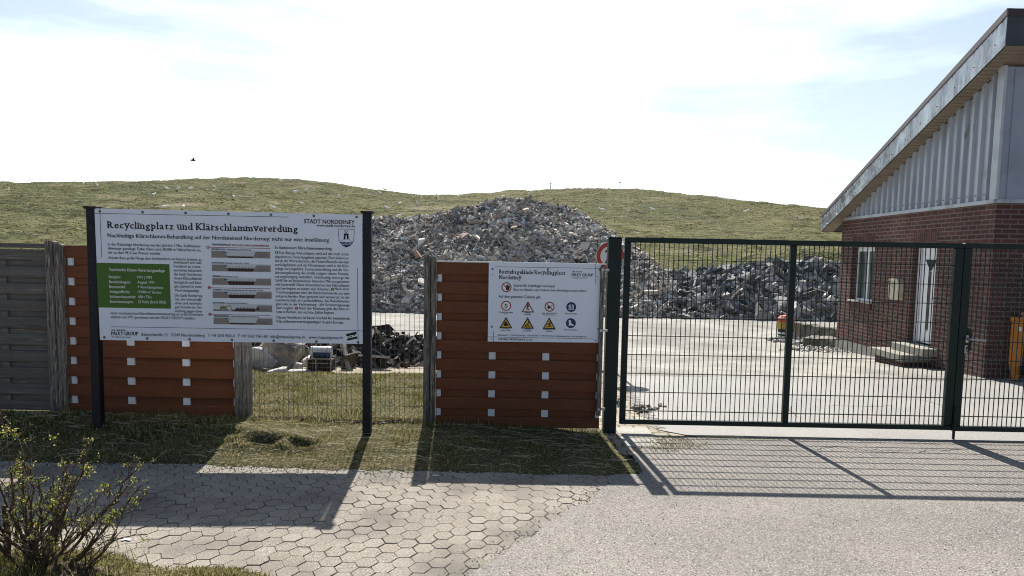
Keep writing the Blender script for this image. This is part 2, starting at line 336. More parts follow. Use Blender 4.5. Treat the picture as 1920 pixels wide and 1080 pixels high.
# honeycomb footpath: every stone its own little block
m_sand = mat('dark_joint_sand', (0.14, 0.123, 0.10), 0.95, 0.1, mixes=[((0.12, 0.105, 0.085), 30, .45, .65)])
m_paver = mat('concrete_paver', (0.27, 0.24, 0.20), 0.9, 0.2, island=[(0, (0.222, 0.194, 0.158)), (.5, (0.252, 0.222, 0.183)), (1, (0.282, 0.252, 0.209))],
              mixes=[((0.44, 0.41, 0.36), 105, .57, .64, 2), ((0.12, 0.11, 0.095), 85, .58, .66, 2), ((0.15, 0.133, 0.115), 1.6, .46, .72, 7)], bumps=[(90, .6, .004), (6, .25, .01)])
def road_x(y): return float(np.interp(y, [4.2, 4.87, 5.68, 6.55], [-.20, .18, .66, 1.10]))
b = MB(); cx, ry = .109, .149
lo, hi = 4.12, 6.56
rr = random.Random(5)
for i in range(-110, 14):
    for j in range(0, 19):
        x = i * cx + .02; y = 4.05 + j * ry + (ry / 2 if i % 2 else 0)
        y += .012 * math.sin(x * 1.3) + .02 * math.sin(x * .45 + 1); x += .018 * math.sin(y * 2.1)
        near = lo + .10 * math.sin(x * 2.1 + .6) * .6
        if y < near - .03 or y > hi - .04 or x > road_x(min(max(y, 4.2), 6.5)) + .10: continue
        s = 1 - abs(rr.gauss(.026, .020)) ; a1 = cx * 4 / 3 / 2 * s; hh = ry / 2 * s
        rot = rr.gauss(0, .022); tilt = (rr.gauss(0, .012), rr.gauss(0, .014)); dz = rr.gauss(0, .0012) - .001
        x += rr.gauss(0, .002); y += rr.gauss(0, .002)
        pts = [(a1, 0), (a1 / 2, hh), (-a1 / 2, hh), (-a1, 0), (-a1 / 2, -hh), (a1 / 2, -hh)]
        ca, sa = math.cos(rot), math.sin(rot)
        top, low = [], []
        for k, (u, v) in enumerate(pts):
            u2, v2 = u * ca - v * sa, u * sa + v * ca
            top.append((x + u2 * .975, y + v2 * .975, dz + u2 * tilt[0] + v2 * tilt[1]))
            low.append((x + u2, y + v2, -.0035 + dz)); 
        bot = [(p[0], p[1], -.03) for p in low]
        b.add(top + low + bot, [(0, 1, 2, 3, 4, 5)] + [(6 + k, 6 + (k + 1) % 6, (k + 1) % 6, k) for k in range(6)] + [(12 + k, 12 + (k + 1) % 6, 6 + (k + 1) % 6, 6 + k) for k in range(6)])
tag(b.build('pavement', m_paver, fix=False), kind='structure')
b = MB(); b.add([(-14, 4.05, -.007), (-.27, 4.05, -.007), (.18, 4.87, -.007), (.66, 5.68, -.007), (1.08, 6.6, -.007), (1.0, 6.62, -.007), (-14, 6.6, -.007)], [tuple(range(7))])
tag(b.build('pavement_bed', m_sand), kind='structure')

# grass verge, lawn and the near strip
m_turf = mat('dry_turf', (0.085, 0.074, 0.036), 0.95, 0.1, mixes=[((0.042, 0.05, 0.018), 2.3, .44, .60, 6), ((0.22, 0.185, 0.10), 40, .52, .62, 6), ((0.035, 0.03, 0.018), 55, .54, .62, 4), ((0.06, 0.045, 0.03), 7, .62, .72, 4)], bumps=[(35, .8, .02)])
m_blade = mat('dry_grass_blades', (0.16, 0.15, 0.05), 0.7, 0.2, island=[(0, (0.07, 0.095, 0.02)), (.3, (0.13, 0.13, 0.035)), (.6, (0.25, 0.21, 0.085)), (.85, (0.40, 0.33, 0.17)), (1, (0.52, 0.45, 0.27))], trans=.4)
m_blade2 = mat('green_grass_blades', (0.10, 0.12, 0.03), 0.7, 0.2, island=[(0, (0.05, 0.07, 0.016)), (.35, (0.10, 0.11, 0.03)), (.65, (0.19, 0.17, 0.06)), (.85, (0.36, 0.30, 0.15)), (1, (0.52, 0.45, 0.28))], trans=.4)
def verge_front(X): X = np.asarray(X, float); return 6.29 + .10 * vnoise(X, 0 * X, .55, 3) + .06 * vnoise(X, 0 * X, .17, 33)
def verge_z(X, Y):
    X, Y = np.asarray(X, float), np.asarray(Y, float)
    edge_y = verge_front(X)
    rise = np.clip((Y - edge_y) / .85, 0, 1); rise = rise * rise * (3 - 2 * rise)
    h = np.interp(X, [-6, -4, -2.5, -.8, .3, .9, 1.2], [.14, .13, .085, .085, .06, .02, .0])
    z = np.clip((Y - edge_y) * .35, -.03, .014) + h * rise + .03 * vnoise(X, Y, .35, 5) * rise + .035 * vnoise(X, Y, .9, 6) * rise
    for hx, hy, r, dp in ((-2.30, 6.86, .20, .075), (-1.93, 6.80, .14, .07), (-2.7, 7.0, .18, .04)):
        d2 = ((X - hx) / r) ** 2 + ((Y - hy) / (r * .7)) ** 2
        z = z + dp * np.exp(-((np.sqrt(d2) - 1.25) / .45) ** 2) * .55 - dp * 1.5 * np.exp(-d2 * 1.3)
    return z
def verge_edge(x, y): return x < np.interp(y, [6.3, 6.6, 7.0, 7.4, 7.8], [1.12, 1.14, 1.12, 1.06, 1.0]) + .05 * math.sin(y * 9)
sheet('grass_verge', np.arange(-14, 1.2, .04), np.arange(6.17, 7.92, .04), verge_z, m_turf, keep=verge_edge)
def scatter(n, x0, x1, y0, y1, dens=None):
    x, y = rng.uniform(x0, x1, n), rng.uniform(y0, y1, n)
    if dens is not None:
        k = rng.uniform(0, 1, n) < dens(x, y); x, y = x[k], y[k]
    return x, y
def vdens(x, y):
    ok = y > verge_front(x) + .01
    e = np.interp(y, [6.3, 6.6, 7.0, 7.4, 7.8], [1.10, 1.12, 1.10, 1.03, .97])
    bare = np.clip((.62 - (y - 6.27)) / .5, 0, 1) * .6
    worn = np.clip((x - .2) * 1.2, 0, .55)
    return ok * (x < e) * np.clip(1 - bare - worn + .6 * vnoise(x, y, .3, 9), .06, 1)
x, y = scatter(150000, -7.2, 1.15, 6.27, 7.9, vdens)
grass('verge_grass', np.stack([x, y, verge_z(x, y) - .004], 1), .005, .022, .0075, m_blade, 'short dry yellowish grass on the verge under the sign boards', lean=1.7, seed=4, clump=2.4)
x, y = scatter(6000, -7.2, .95, 7.5, 7.72, lambda x, y: np.clip(.35 + 1.5 * vnoise(x, y, .25, 12), 0, 1))
grass('fence_foot_grass', np.stack([x, y, verge_z(x, y) - .004], 1), .02, .085, .006, m_blade2, 'longer green grass growing along the foot of the fence', lean=.9, seed=5)
x, y = scatter(6500, -5.2, -2.9, 6.75, 7.5, lambda x, y: np.clip(.15 + 2.2 * vnoise(x, y, .22, 13), 0, 1))
grass('verge_weeds', np.stack([x, y, verge_z(x, y) - .004], 1), .02, .075, .013, m_blade2, 'dark green weeds around the foot of the big sign', lean=1.0, seed=6)

lawn_z = lambda X, Y: np.interp(Y, [7.6, 8.2, 10.8, 11.6], [.075, .10, .075, -.02]) + .03 * vnoise(X, Y, .6, 8) + .02 * vnoise(X, Y, 1.7, 2)
sheet('lawn', np.arange(-14, -.6, .08), np.arange(7.9, 11.7, .08), lawn_z, m_turf, keep=lambda x, y: x < -.72 + .06 * math.sin(y * 5) and y < 11.45 + .15 * math.sin(x * 2.3) + .1 * (x + 1.5))
x, y = scatter(80000, -4.4, -.72, 7.75, 11.55, lambda x, y: (y < 11.4 + .15 * np.sin(x * 2.3) + .1 * (x + 1.5)) * np.clip(.85 + .8 * vnoise(x, y, .4, 21), .1, 1))
grass('lawn_grass', np.stack([x, y, lawn_z(x, y) - .004], 1), .010, .032, .008, m_blade2, 'sunlit short lawn behind the thin wire fence', lean=1.2, seed=7, clump=2.4)

near_z = lambda X, Y: np.clip((4.22 - .10 * np.clip(X + 1.2, -3, .8) * 0 - Y) * .25, -.02, .05) + .02 * vnoise(X, Y, .3, 31)
m_soilmound = mat('crumbly_soil', (0.10, 0.075, 0.055), 0.97, 0.1, mixes=[((0.07, 0.055, 0.045), 9, .42, .62), ((0.22, 0.19, 0.16), 40, .55, .7)], bumps=[(30, 1, .02)])
def near_top(x): return 4.10 + np.interp(x, [-6, -2.55, -2.1, -1.6, -1.25, -1.0, -.8], [.30, .28, .15, .04, -.02, -.12, -.35]) + .05 * np.sin(np.asarray(x) * 7)
sheet('near_strip', np.arange(-9, -.5, .05), np.arange(2.1, 4.6, .05), lambda X, Y: .012 + np.clip((near_top(X) - Y) * .18, 0, .05) + .02 * vnoise(X, Y, .25, 31) * np.clip((near_top(X) - Y) * 4, 0, 1), m_turf, keep=lambda x, y: y < near_top(x))
x, y = scatter(42000, -3.6, -.8, 3.4, 4.5, lambda x, y: (y < near_top(x) - .01) * np.clip(.8 + 1.2 * vnoise(x, y, .2, 41), .05, 1))
grass('foreground_grass', np.stack([x, y, .02 + np.clip((near_top(x) - y) * .18, 0, .05)], 1), .008, .035, .006, m_blade, 'tufty straw coloured grass at the near edge of the pavement', lean=1.6, seed=8, clump=2.5)
b = MB()
X, Y = np.meshgrid(np.linspace(-2.75, -2.05, 36), np.linspace(3.75, 4.25, 28))
Z = .11 * np.exp(-(((X + 2.42) / .27) ** 2 + ((Y - 3.98) / .13) ** 2)) * (1 + .6 * vnoise(X, Y, .06, 3)) + .03 * vnoise(X, Y, .04, 4) + .005
n = X.shape[1]; b.add(np.stack([X.ravel(), Y.ravel(), Z.ravel()], 1), [(j * n + i, j * n + i + 1, (j + 1) * n + i + 1, (j + 1) * n + i) for j in range(X.shape[0] - 1) for i in range(n - 1)])
tag(b.build('soil_mound', m_soilmound, smooth=False), 'small heap of crumbly brown soil beside the shrub', 'soil heap')

# concrete slabs and weeds at the gate sill
b = MB(); b.bbox(1.14, 1.50, 7.63, 8.02, -.03, .012, .006); 
tag(b.build('sill_slab', m_concrete), 'square concrete slab flush with the ground under the gate hinge', 'slab')
b = MB(); b.bbox(1.14, 1.50, 7.20, 7.61, -.03, .010, .006)
tag(b.build('sill_slab', m_concrete), 'weathered concrete slab by the foot of the green gate post', 'slab')
x, y = scatter(9000, 1.25, 2.5, 6.75, 7.72, lambda x, y: np.clip(1.15 - ((x - 1.62) / .42) ** 2 - ((y - 7.28 - .22 * (x - 1.6)) / .30) ** 2, 0, 1) * np.clip(.7 + 1.6 * vnoise(x, y, .1, 51), 0, 1))
x2, y2 = scatter(2600, 1.6, 3.1, 7.5, 7.78, lambda x, y: np.clip(1 - ((y - 7.62) / .06) ** 2, 0, 1) * np.clip(.6 + 1.6 * vnoise(x, y, .12, 52), 0, 1))
x, y = np.concatenate([x, x2]), np.concatenate([y, y2])
grass('moss_patch', np.stack([x, y, 0 * x + .001], 1), .006, .03, .006, m_blade, 'mossy weeds spreading over the asphalt below the gate', lean=1.6, seed=9)

# ---------------------------------------------------------------- the grassy hill
cxs = [-600, -200, -120, -86.7, -75, -63.3, -51.6, -40, -32.2, -24.4, -16.7, -11.2, -5, 2.7, 10.5, 18.3, 26.1, 33.9, 44, 57.3, 73, 120, 250, 600]
czs = [2, 6, 8.8, 10.3, 11.1, 11.4, 12, 12.5, 12.3, 11.7, 10.8, 10.7, 10.9, 11.4, 12.1, 11.7, 11.1, 10.5, 9.6, 8.4, 7.1, 5, 3, 1]
def hill_base(X, Y):
    X, Y = np.asarray(X, float), np.asarray(Y, float)
    C = sum(np.interp(X + d, cxs, czs) for d in (-3, -1.5, 0, 1.5, 3)) / 5
    t = (Y - 40) / 70
    S = np.where(t < 1, t * (1.30 - .30 * t), 1 - (t - 1) * .55)
    return -.40 + (C + .40) * np.clip(S, -.05, 1)
def hill_z(X, Y):
    k = np.clip((Y - 40) / 10, 0, 1)
    n = .7 * vnoise(X, Y, 9, 61) + .36 * vnoise(X * .8, Y * 1.2, 2.3, 62) + .26 * vnoise(X * .7, Y * 1.3, 1.05, 63) + .10 * vnoise(X, Y, .45, 64)
    ter = .35 * np.abs(vnoise(X * .22, Y * 1.1, 2.6, 65))
    return hill_base(X, Y) + (n - ter) * k
m_hill = mat('hill_turf', (0.118, 0.115, 0.045), 0.95, 0.08,
             mixes=[((0.075, 0.08, 0.028), .03, .40, .58, 6), ((0.165, 0.148, 0.07), .33, .52, .72, 6), ((0.05, 0.053, 0.02), .9, .50, .62, 6), ((0.24, 0.21, 0.115), 3.4, .56, .68, 5), ((0.06, 0.064, 0.025), 1.7, .58, .70, 6), ((0.20, 0.17, 0.11), .22, .62, .70, 6)],
             bumps=[(2.2, .9, .25), (6.5, .9, .12)], stretch=(.7, 1.2, 1))
hx = np.concatenate([[-600, -400, -250, -170, -130], np.arange(-110, 80.1, .38), [95, 120, 160, 220, 320, 600]])
hy = np.concatenate([np.arange(39, 113, .42), [116, 122, 135, 160, 220]])
sheet('hill', hx, hy, hill_z, m_hill)
# rough tussocks on the hill, uncountable
x = rng.uniform(-85, 62, 90000); y = rng.uniform(46, 112, 90000)
k = (np.abs(x) < y * .80 + 4) & (rng.uniform(0, 1, len(x)) < np.clip(.55 + 1.5 * vnoise(x, y, 3.5, 71), .05, 1)); x, y = x[k], y[k]
m_tuss = mat('hill_tussocks', (0.2, 0.18, 0.07), 0.85, 0.1, island=[(0, (0.075, 0.078, 0.03)), (.5, (0.125, 0.118, 0.048)), (1, (0.215, 0.19, 0.09))], trans=.25)
grass('hill_grass', np.stack([x, y, hill_z(x, y) - .03], 1), .04, .13, .10, m_tuss, 'rough yellow green tussocks all over the hill', lean=1.2, seed=10)

# ---------------------------------------------------------------- rubble heaps
m_rubble = mat('broken_concrete', (0.3, 0.29, 0.28), 0.9, 0.2, island=[(0, (0.07, 0.061, 0.054)), (.13, (0.26, 0.235, 0.208)), (.42, (0.47, 0.43, 0.382)), (.70, (0.66, 0.615, 0.555)), (.76, (0.34, 0.21, 0.155)), (.81, (0.64, 0.61, 0.565)), (.93, (0.76, 0.735, 0.695)), (1, (0.82, 0.80, 0.76))],
               mixes=[((0.27, 0.245, 0.215), 6, .54, .74, 6)], bumps=[(14, .7, .03)])
m_rubble2 = mat('dark_broken_slabs', (0.2, 0.2, 0.2), 0.85, 0.25, island=[(0, (0.055, 0.054, 0.056)), (.30, (0.18, 0.176, 0.172)), (.65, (0.33, 0.32, 0.306)), (.84, (0.43, 0.415, 0.39)), (1, (0.66, 0.64, 0.60))],
                mixes=[((0.09, 0.09, 0.09), 5, .52, .70, 6)], bumps=[(12, .7, .03)])
m_rubble3 = mat('dark_roofing_debris', (0.1, 0.1, 0.1), 0.8, 0.3, island=[(0, (0.018, 0.016, 0.015)), (.45, (0.052, 0.045, 0.040)), (.70, (0.10, 0.072, 0.055)), (.84, (0.22, 0.20, 0.18)), (1, (0.46, 0.44, 0.40))], bumps=[(25, .6, .02)])
m_fines = mat('rubble_fines', (0.36, 0.33, 0.29), 0.95, 0.1, mixes=[((0.09, 0.085, 0.08), 2, .42, .62, 6), ((0.30, 0.285, 0.265), 9, .52, .68, 5)], bumps=[(7, 1, .10), (20, 1, .04)])
def heap(name, xs, zs, yb, yr, ye, n, size, seed, material, label, cat, sizes=(.5, 2.0), flat=.8, zb=-.33, aniso=(1, .72, .36), xr=None, slabs=.45, bare=.22):
    zf = lambda X: np.interp(X, xs, zs)
    def surf(X, Y):
        yb2 = yb + .9 * vnoise(X, 0 * X, 2.2, seed); yr2 = yr + 1.2 * vnoise(X, 0 * X, 3.0, seed + 1)
        H = np.maximum(zf(X) - zb, 0)
        t = np.where(Y < yr2, (Y - yb2) / (yr2 - yb2), 1 - (Y - yr2) / (ye - yr2))
        prof = np.clip(t, 0, 1) ** .92
        nn = (.70 if size < .2 else .45) * vnoise(X, Y, 2.1, seed + 2) + (.34 if size < .2 else .22) * vnoise(X, Y, .8, seed + 3)
        nn = nn * np.clip(H, 0, 2.0) / 2.0
        return zb + H * prof + nn * np.clip(prof * 3, 0, 1) * np.clip((1.15 - prof) * 3, .25, 1) - .06
    x0, x1 = (xs[0], xs[-1]) if xr is None else xr
    step = max(.12, size * .9)
    gx, gy = np.arange(xs[0], xs[-1] + step, step), np.arange(yb - .8, ye + step, step)
    X, Y = np.meshgrid(gx, gy); Z = surf(X, Y); nn = len(gx)
    v = np.stack([X.ravel(), Y.ravel(), Z.ravel()], 1)
    i, j = np.meshgrid(np.arange(nn - 1), np.arange(len(gy) - 1)); a = (j * nn + i).ravel()
    f0 = np.stack([a, a + 1, a + 1 + nn, a + nn], 1)
    px, py = rng.uniform(x0, x1, n), yb - .8 + (yr + 1.6 - yb + .8) * rng.uniform(0, 1, n)
    pz = surf(px, py); ok = pz > zb - .03; px, py, pz = px[ok], py[ok], pz[ok]; n = len(px)
    g = np.random.default_rng(seed)
    s = size * np.exp(g.normal(0, .42, n)); s = np.clip(s, size * sizes[0], size * sizes[1] * 1.4)
    low = np.clip((pz - zb) / max(zs), 0, 1); s *= 1.25 - .35 * low
    dims = s[:, None] * np.array(aniso)[None] * g.uniform(.6, 1.45, (n, 3))
    P_ = np.stack([px, py, pz + dims.min(1) * .3], 1); fl = g.uniform(0, 1, n) < slabs
    dims[fl] *= np.array([1.35, 1.25, .55]); P_[fl, 2] += .02
    big = g.uniform(0, 1, n) < .022; dims[big] *= 1.9; longs = g.uniform(0, 1, n) < .012; dims[longs] *= np.array([4.0, .8, .6]); fl = fl | longs; dims = np.minimum(dims, size * np.array([6.5, 3.6, 2.2]) if size < .2 else size * np.array([3.4, 2.4, 1.5])); small = vnoise(px, py, 1.3, seed + 20) > .22; dims[small & ~big & ~longs] *= .62
    keep = fl | (vnoise(px, py, 1.9, seed + 9) + .25 * vnoise(px, py, .6, seed + 8) < bare) | (s > size * 1.5)
    cv1, cf1 = chunks(P_[~fl & keep], dims[~fl & keep], seed=seed, flat=flat); cv2, cf2 = chunks(P_[fl], dims[fl], seed=seed + 50, flat=3.2, jit=.2)
    cv = np.concatenate([cv1, cv2]); cf = np.concatenate([cf1, cf2 + len(cv1)])
    me = bpy.data.meshes.new(name)
    me.from_pydata(np.concatenate([v, cv]).tolist(), [], f0.tolist() + (cf + len(v)).tolist()); me.update()
    me.materials.append(m_fines); me.materials.append(material)
    me.polygons.foreach_set('material_index', [0] * len(f0) + [1] * len(cf))
    o = bpy.data.objects.new(name, me); COL.objects.link(o)
    tag(o, label, cat, kind='stuff'); return surf
s1 = heap('concrete_rubble', [-15.5, -13.4, -11, -8.2, -6.3, -4.8, -3.4, -2, -.8, .5, 2, 3.2, 4.4, 5.65, 6.6, 7.9, 9.2], [-.3, 2.2, 2.8, 3.25, 3.42, 3.5, 3.72, 4.05, 4.35, 4.33, 4.28, 3.95, 3.15, 2.25, 1.45, .4, -.3],
          27.4, 33.5, 39, 42000, .098, 100, m_rubble, 'tall heap of pale broken concrete and brick rubble in front of the hill', 'rubble heap', xr=(-7.5, 9.2))
s2 = heap('slab_rubble', [3.6, 4.8, 6.1, 7.5, 8.3, 9.7, 10.8, 11.9, 13.2, 16.3, 20, 23], [.1, 1.1, 1.25, 1.25, 1.5, 1.58, 1.6, 1.67, 1.66, 1.65, 1.45, -.2],
          27.6, 31.0, 36, 8500, .23, 200, m_rubble2, 'long low heap of dark grey broken slabs behind the green gate', 'rubble heap', sizes=(.35, 2.2), aniso=(1, .75, .34), xr=(3.2, 17))
s3 = heap('roofing_debris', [-5.6, -4.9, -4.1, -3.6, -3.0, -2.55, -2.2, -1.65, -1.2], [-.05, .22, .42, .56, .60, .48, .34, .10, -.08],
          12.1, 14.0, 15.6, 3600, .085, 300, m_rubble3, 'small dark heap of roofing felt, boards and debris behind the wire fence', 'debris heap', zb=-.07, sizes=(.35, 1.7), aniso=(2.2, .7, .16), flat=1.4, slabs=.3, bare=9)
def lump(name, c, dims, material, label, cat, seed, group=None, rz=0, sub=2, rough=.16, tilt=0):
    import bmesh
    bm = bmesh.new(); bmesh.ops.create_cube(bm, size=1)
    bmesh.ops.subdivide_edges(bm, edges=bm.edges, cuts=5, use_grid_fill=True)
    g = random.Random(seed); off = Vector((g.uniform(0, 50), g.uniform(0, 50), g.uniform(0, 50)))
    q = [Vector((g.gauss(0, 1), g.gauss(0, 1), g.gauss(0, 1))).normalized() for _ in range(7)]
    for v in bm.verts:
        p = v.co.copy()
        for nrm in q:
            d = p.dot(nrm) - .52
            if d > 0: p -= nrm * d
        p += Vector((mnoise.noise(p * 2.2 + off), mnoise.noise(p * 2.2 + off * 1.7), mnoise.noise(p * 2.2 + off * 2.3))) * rough
        v.co = Vector((p.x * dims[0], p.y * dims[1], p.z * dims[2]))
    bmesh.ops.rotate(bm, verts=bm.verts, matrix=Matrix.Rotation(rz, 3, 'Z') @ Matrix.Rotation(tilt, 3, 'Y'))
    me = bpy.data.meshes.new(name); bm.to_mesh(me); bm.free(); me.materials.append(material)
    o = bpy.data.objects.new(name, me); COL.objects.link(o); o.location = c
    return tag(o, label, cat, group)
m_block = mat('rough_concrete_block', (0.33, 0.305, 0.265), 0.92, 0.15, mixes=[((0.17, 0.15, 0.13), 5, .45, .65, 7), ((0.45, 0.42, 0.37), 14, .55, .7)], bumps=[(18, .9, .03), (60, .5, .008)])
m_palelump = mat('pale_plaster', (0.55, 0.53, 0.49), 0.9, 0.2, mixes=[((0.36, 0.34, 0.31), 6, .45, .65)], bumps=[(25, .7, .012)])
lump('concrete_block', (-3.78, 12.15, .21), (.62, .5, .56), m_block, 'biggest brown grey concrete lump behind the wire fence, beside the round post', 'concrete block', 1, tilt=.35)
lump('concrete_slab', (-4.02, 11.72, .10), (.46, .12, .42), m_palelump, 'smooth pale slab leaning against the biggest concrete lump', 'slab', 2, tilt=.75, rough=.05)
lump('concrete_kerb', (-4.05, 11.55, .0), (.75, .2, .14), m_darkconcrete, 'flat grey kerb piece lying at the lawn edge by the timber post', 'kerb', 3, tilt=.12, rough=.06)
lump('plaster_lump', (-3.17, 12.0, .11), (.36, .28, .16), m_palelump, 'long white plaster lump lying beside the dark crate', 'plaster lump', 4, rough=.10)
lump('stone', (-3.38, 11.75, .04), (.13, .12, .12), m_palelump, 'small round pale stone below the long white plaster lump', 'stone', 5)
lump('plaster_piece', (-3.62, 11.45, .0), (.28, .16, .08), m_palelump, 'flat white plaster piece with a pointed tip at the lawn edge', 'plaster piece', 6, rz=.4, tilt=-.2)
lump('plaster_piece', (-3.28, 11.5, .0), (.34, .18, .06), m_palelump, 'thin white plaster sheet lying on the ground before the dark crate', 'plaster piece', 7, rz=-.1, rough=.07)
lump('plaster_piece', (-3.05, 11.62, .05), (.12, .10, .10), m_palelump, 'white broken lump touching the side of the dark crate', 'plaster piece', 8)
# the discarded crate with the drum on top
def at(L, *a): return tuple(L[i] + a[i] for i in range(3))
m_rustbrown = mat('dark_stained_wood', (0.035, 0.024, 0.018), 0.85, 0.2, mixes=[((0.08, 0.055, 0.04), 9, .5, .7)], bumps=[(30, .6, .006)], stretch=(4, 4, .5))
m_scrapmetal = mat('dirty_light_metal', (0.36, 0.34, 0.31), 0.5, 0.5, 0.4, mixes=[((0.14, 0.09, 0.06), 12, .52, .68)])
L = (-2.98, 11.62, -.02); c = thing('metal_crate', L, 'dark crate with light metal rails standing at the lawn edge', 'crate')
x0, x1, y0, y1 = L[0] - .20, L[0] + .19, L[1] - .13, L[1] + .15; z0 = L[2]
b = MB()
for i in range(6): b.box(x0 + .012 + i * .061, x0 + .067 + i * .061, y0 + .012, y0 + .027, z0 + .02, z0 + .14)
b.box(x0 + .01, x1 - .01, y0 + .03, y1 - .01, z0 + .02, z0 + .20)
b.build('side_boards', m_rustbrown, c)
b = MB()
for z in (.01, .145, .215): b.box(x0 - .005, x1 + .005, y0 - .004, y0 + .011, z0 + z, z0 + z + .016)
for x in (x0, x0 + .14, x1 - .02): b.box(x, x + .016, y0 - .010, y0 - .0045, z0, z0 + .26 if x > x0 + .2 else z0 + .235)
for x in (x0, x1 - .016): b.box(x, x + .016, y1 - .016, y1, z0, z0 + .25)
b.build('rail_frame', m_scrapmetal, c)
L2 = (-3.0, 11.66, .245); c = thing('steel_drum', L2, 'white and blue steel drum lying on top of the dark crate', 'drum')
b = MB(); b.tube([(L2[0] - .15, L2[1], L2[2] + .05), (L2[0] + .17, L2[1], L2[2] + .05)], .085, 18); b.build('drum_body', mat('white_enamel', (.62, .63, .62), .35, .5, mixes=[((.3, .27, .22), 8, .55, .7)]), c)
b = MB(); b.tube([(L2[0] - .10, L2[1] - .012, L2[2] + .02), (L2[0] + .16, L2[1] - .012, L2[2] + .02)], .079, 18); b.build('blue_band', mat('faded_blue_paint', (.03, .06, .14), .5), c)
b = MB(); b.tube([(L2[0] - .17 + .03 * math.sin(a), L2[1] - .05, L2[2] + .04 + .11 * math.cos(a)) for a in np.linspace(-.4, 2.6, 12)], .010, 6); b.build('rubber_hose', mat('black_rubber', (.012, .012, .012), .6), c)
# planks and beams that stand out of the heaps
m_plank = mat('dusty_plank', (0.30, 0.275, 0.24), 0.85, 0.2, mixes=[((0.16, 0.14, 0.12), 6, .45, .65)], bumps=[(30, .5, .005)])
def beam(name, p, q, wd, th, material, label, cat):
    p, q = Vector(p), Vector(q); t = (q - p).normalized(); s = t.cross(Vector((0, .5, 1))).normalized(); u = s.cross(t)
    vs = [pp + s * a * wd / 2 + u * c * th / 2 for pp in (p, q) for a, c in ((-1, -1), (1, -1), (1, 1), (-1, 1))]
    b = MB(); b.add(vs, [(0, 1, 2, 3)[::-1], (4, 5, 6, 7)] + [(i, (i + 1) % 4, 4 + (i + 1) % 4, 4 + i) for i in range(4)])
    o = b.build(name, material); alone(o, (p + q) / 2); return tag(o, label, cat)
beam('timber_beam', (.05, 32.6, 3.75), (.75, 32.9, 4.45), .14, .12, m_plank, 'pale beam sticking up out of the top of the tall heap', 'beam')
beam('concrete_beam', (8.35, 28.4, .55), (9.15, 28.9, 1.22), .13, .10, m_plank, 'slanting pale beam standing out of the dark slab heap', 'beam')
beam('long_plank', (-2.62, 11.95, -.04), (-2.78, 12.25, .38), .09, .03, m_plank, 'weathered plank standing upright beside the crate and drum', 'plank')
beam('metal_pipe', (-2.50, 12.1, .19), (-1.98, 12.1, .16), .03, .03, m_palelump, 'thin pale pipe lying across the dark debris', 'pipe')
beam('loose_board', (-2.35, 12.3, .30), (-1.95, 12.1, .10), .10, .02, mat('grey_board', (.16, .15, .145), .8), 'grey board sloping down the dark debris heap', 'board')
slab_spots = [(6.0, .35, .55), (6.9, .9, .5), (7.8, .75, .6), (8.9, 1.25, .55), (9.6, .7, .7), (10.3, 1.3, .6), (11.2, .9, .65), (11.9, 1.5, .6), (12.4, 1.55, .85), (12.9, 1.0, .6), (8.3, .2, .6), (9.9, .15, .7), (7.2, .25, .45), (11.0, .2, .55)]
for i, (xx, zz, sz) in enumerate(slab_spots):
    yy = 28.0
    while yy < 31 and s2(np.array([xx]), np.array([yy]))[0] < zz: yy += .1
    tone = [(0.12, 0.12, 0.125), (0.30, 0.29, 0.275), (0.5, 0.48, 0.45)][(i * 7 + 2) % 3]
    lump('broken_slab', (xx, yy - .1, zz), (sz, .16, sz * .7), mat('slab_tone_%d' % ((i * 7 + 2) % 3), tone, .9, .2, bumps=[(14, .7, .02)]), 'angular broken slab lying on the dark heap behind the gate', 'slab', 30 + i, 'broken slabs on the dark heap', rz=rnd.uniform(-1, 1), tilt=rnd.uniform(-.9, .9), rough=.04)

# ---------------------------------------------------------------- fence
FY = 7.72
def lamella_panel(name, x0, x1, z0, z1, n, spx, mboard, label, group=None, y=FY, spacer=True, front=.55):
    L = ((x0 + x1) / 2, y + .03, z0); t = thing(name, L, label, 'fence panel', group)
    pitch = (z1 - z0) / (n + front); bf, bb = MB(), MB()
    for i in range(n + 1):
        za = z0 + i * pitch; zb_ = za + pitch * front
        sag = .002 * math.sin(i * 2.1)
        bf.bbox(x0, x1, y + sag, y + .018 + sag, za - .012 * (i > 0), zb_ + .0, .003)
    for i in range(n):
        za = z0 + i * pitch + pitch * front
        bb.bbox(x0 + .002, x1 - .002, y + .036, y + .054, za - .03, za + pitch * (1 - front) + .03, .003)
    bf.build('front_boards', mboard, t); bb.build('rear_boards', mboard, t)
    for sx, sw in spx:
        s = MB(); za = z0 + pitch * front; s.box(sx, sx + sw, y + .010, y + .0355, za + .0015, za + pitch * (1 - front) - .0135)
        o = s.build('spacer_block' if spacer else 'batten', m_spacer if spacer else m_greyboard, t)
        for i in range(1, n): c_ = o.copy(); COL.objects.link(c_); c_.parent = t; c_.location = (0, 0, pitch * i)
    return t
lamella_panel('brown_fence_panel', -4.625, -2.882, .112, 1.873, 8, [(-4.60, .05), (-4.012, .072), (-3.435, .072), (-2.905, .022)], m_brownboard, 'red brown board panel standing behind the big information sign', 'brown composite fence panels')
pr = lamella_panel('brown_fence_panel', -.785, .935, .058, 1.772, 8, [(-.775, .042), (-.235, .070), (.325, .070), (.893, .040)], m_brownboard, 'red brown board panel that carries the small safety sign', 'brown composite fence panels')
b = MB(); b.bbox(-.80, .945, FY - .006, FY + .06, 1.7735, 1.788, .003); b.build('cap_strip', m_capalu, pr)
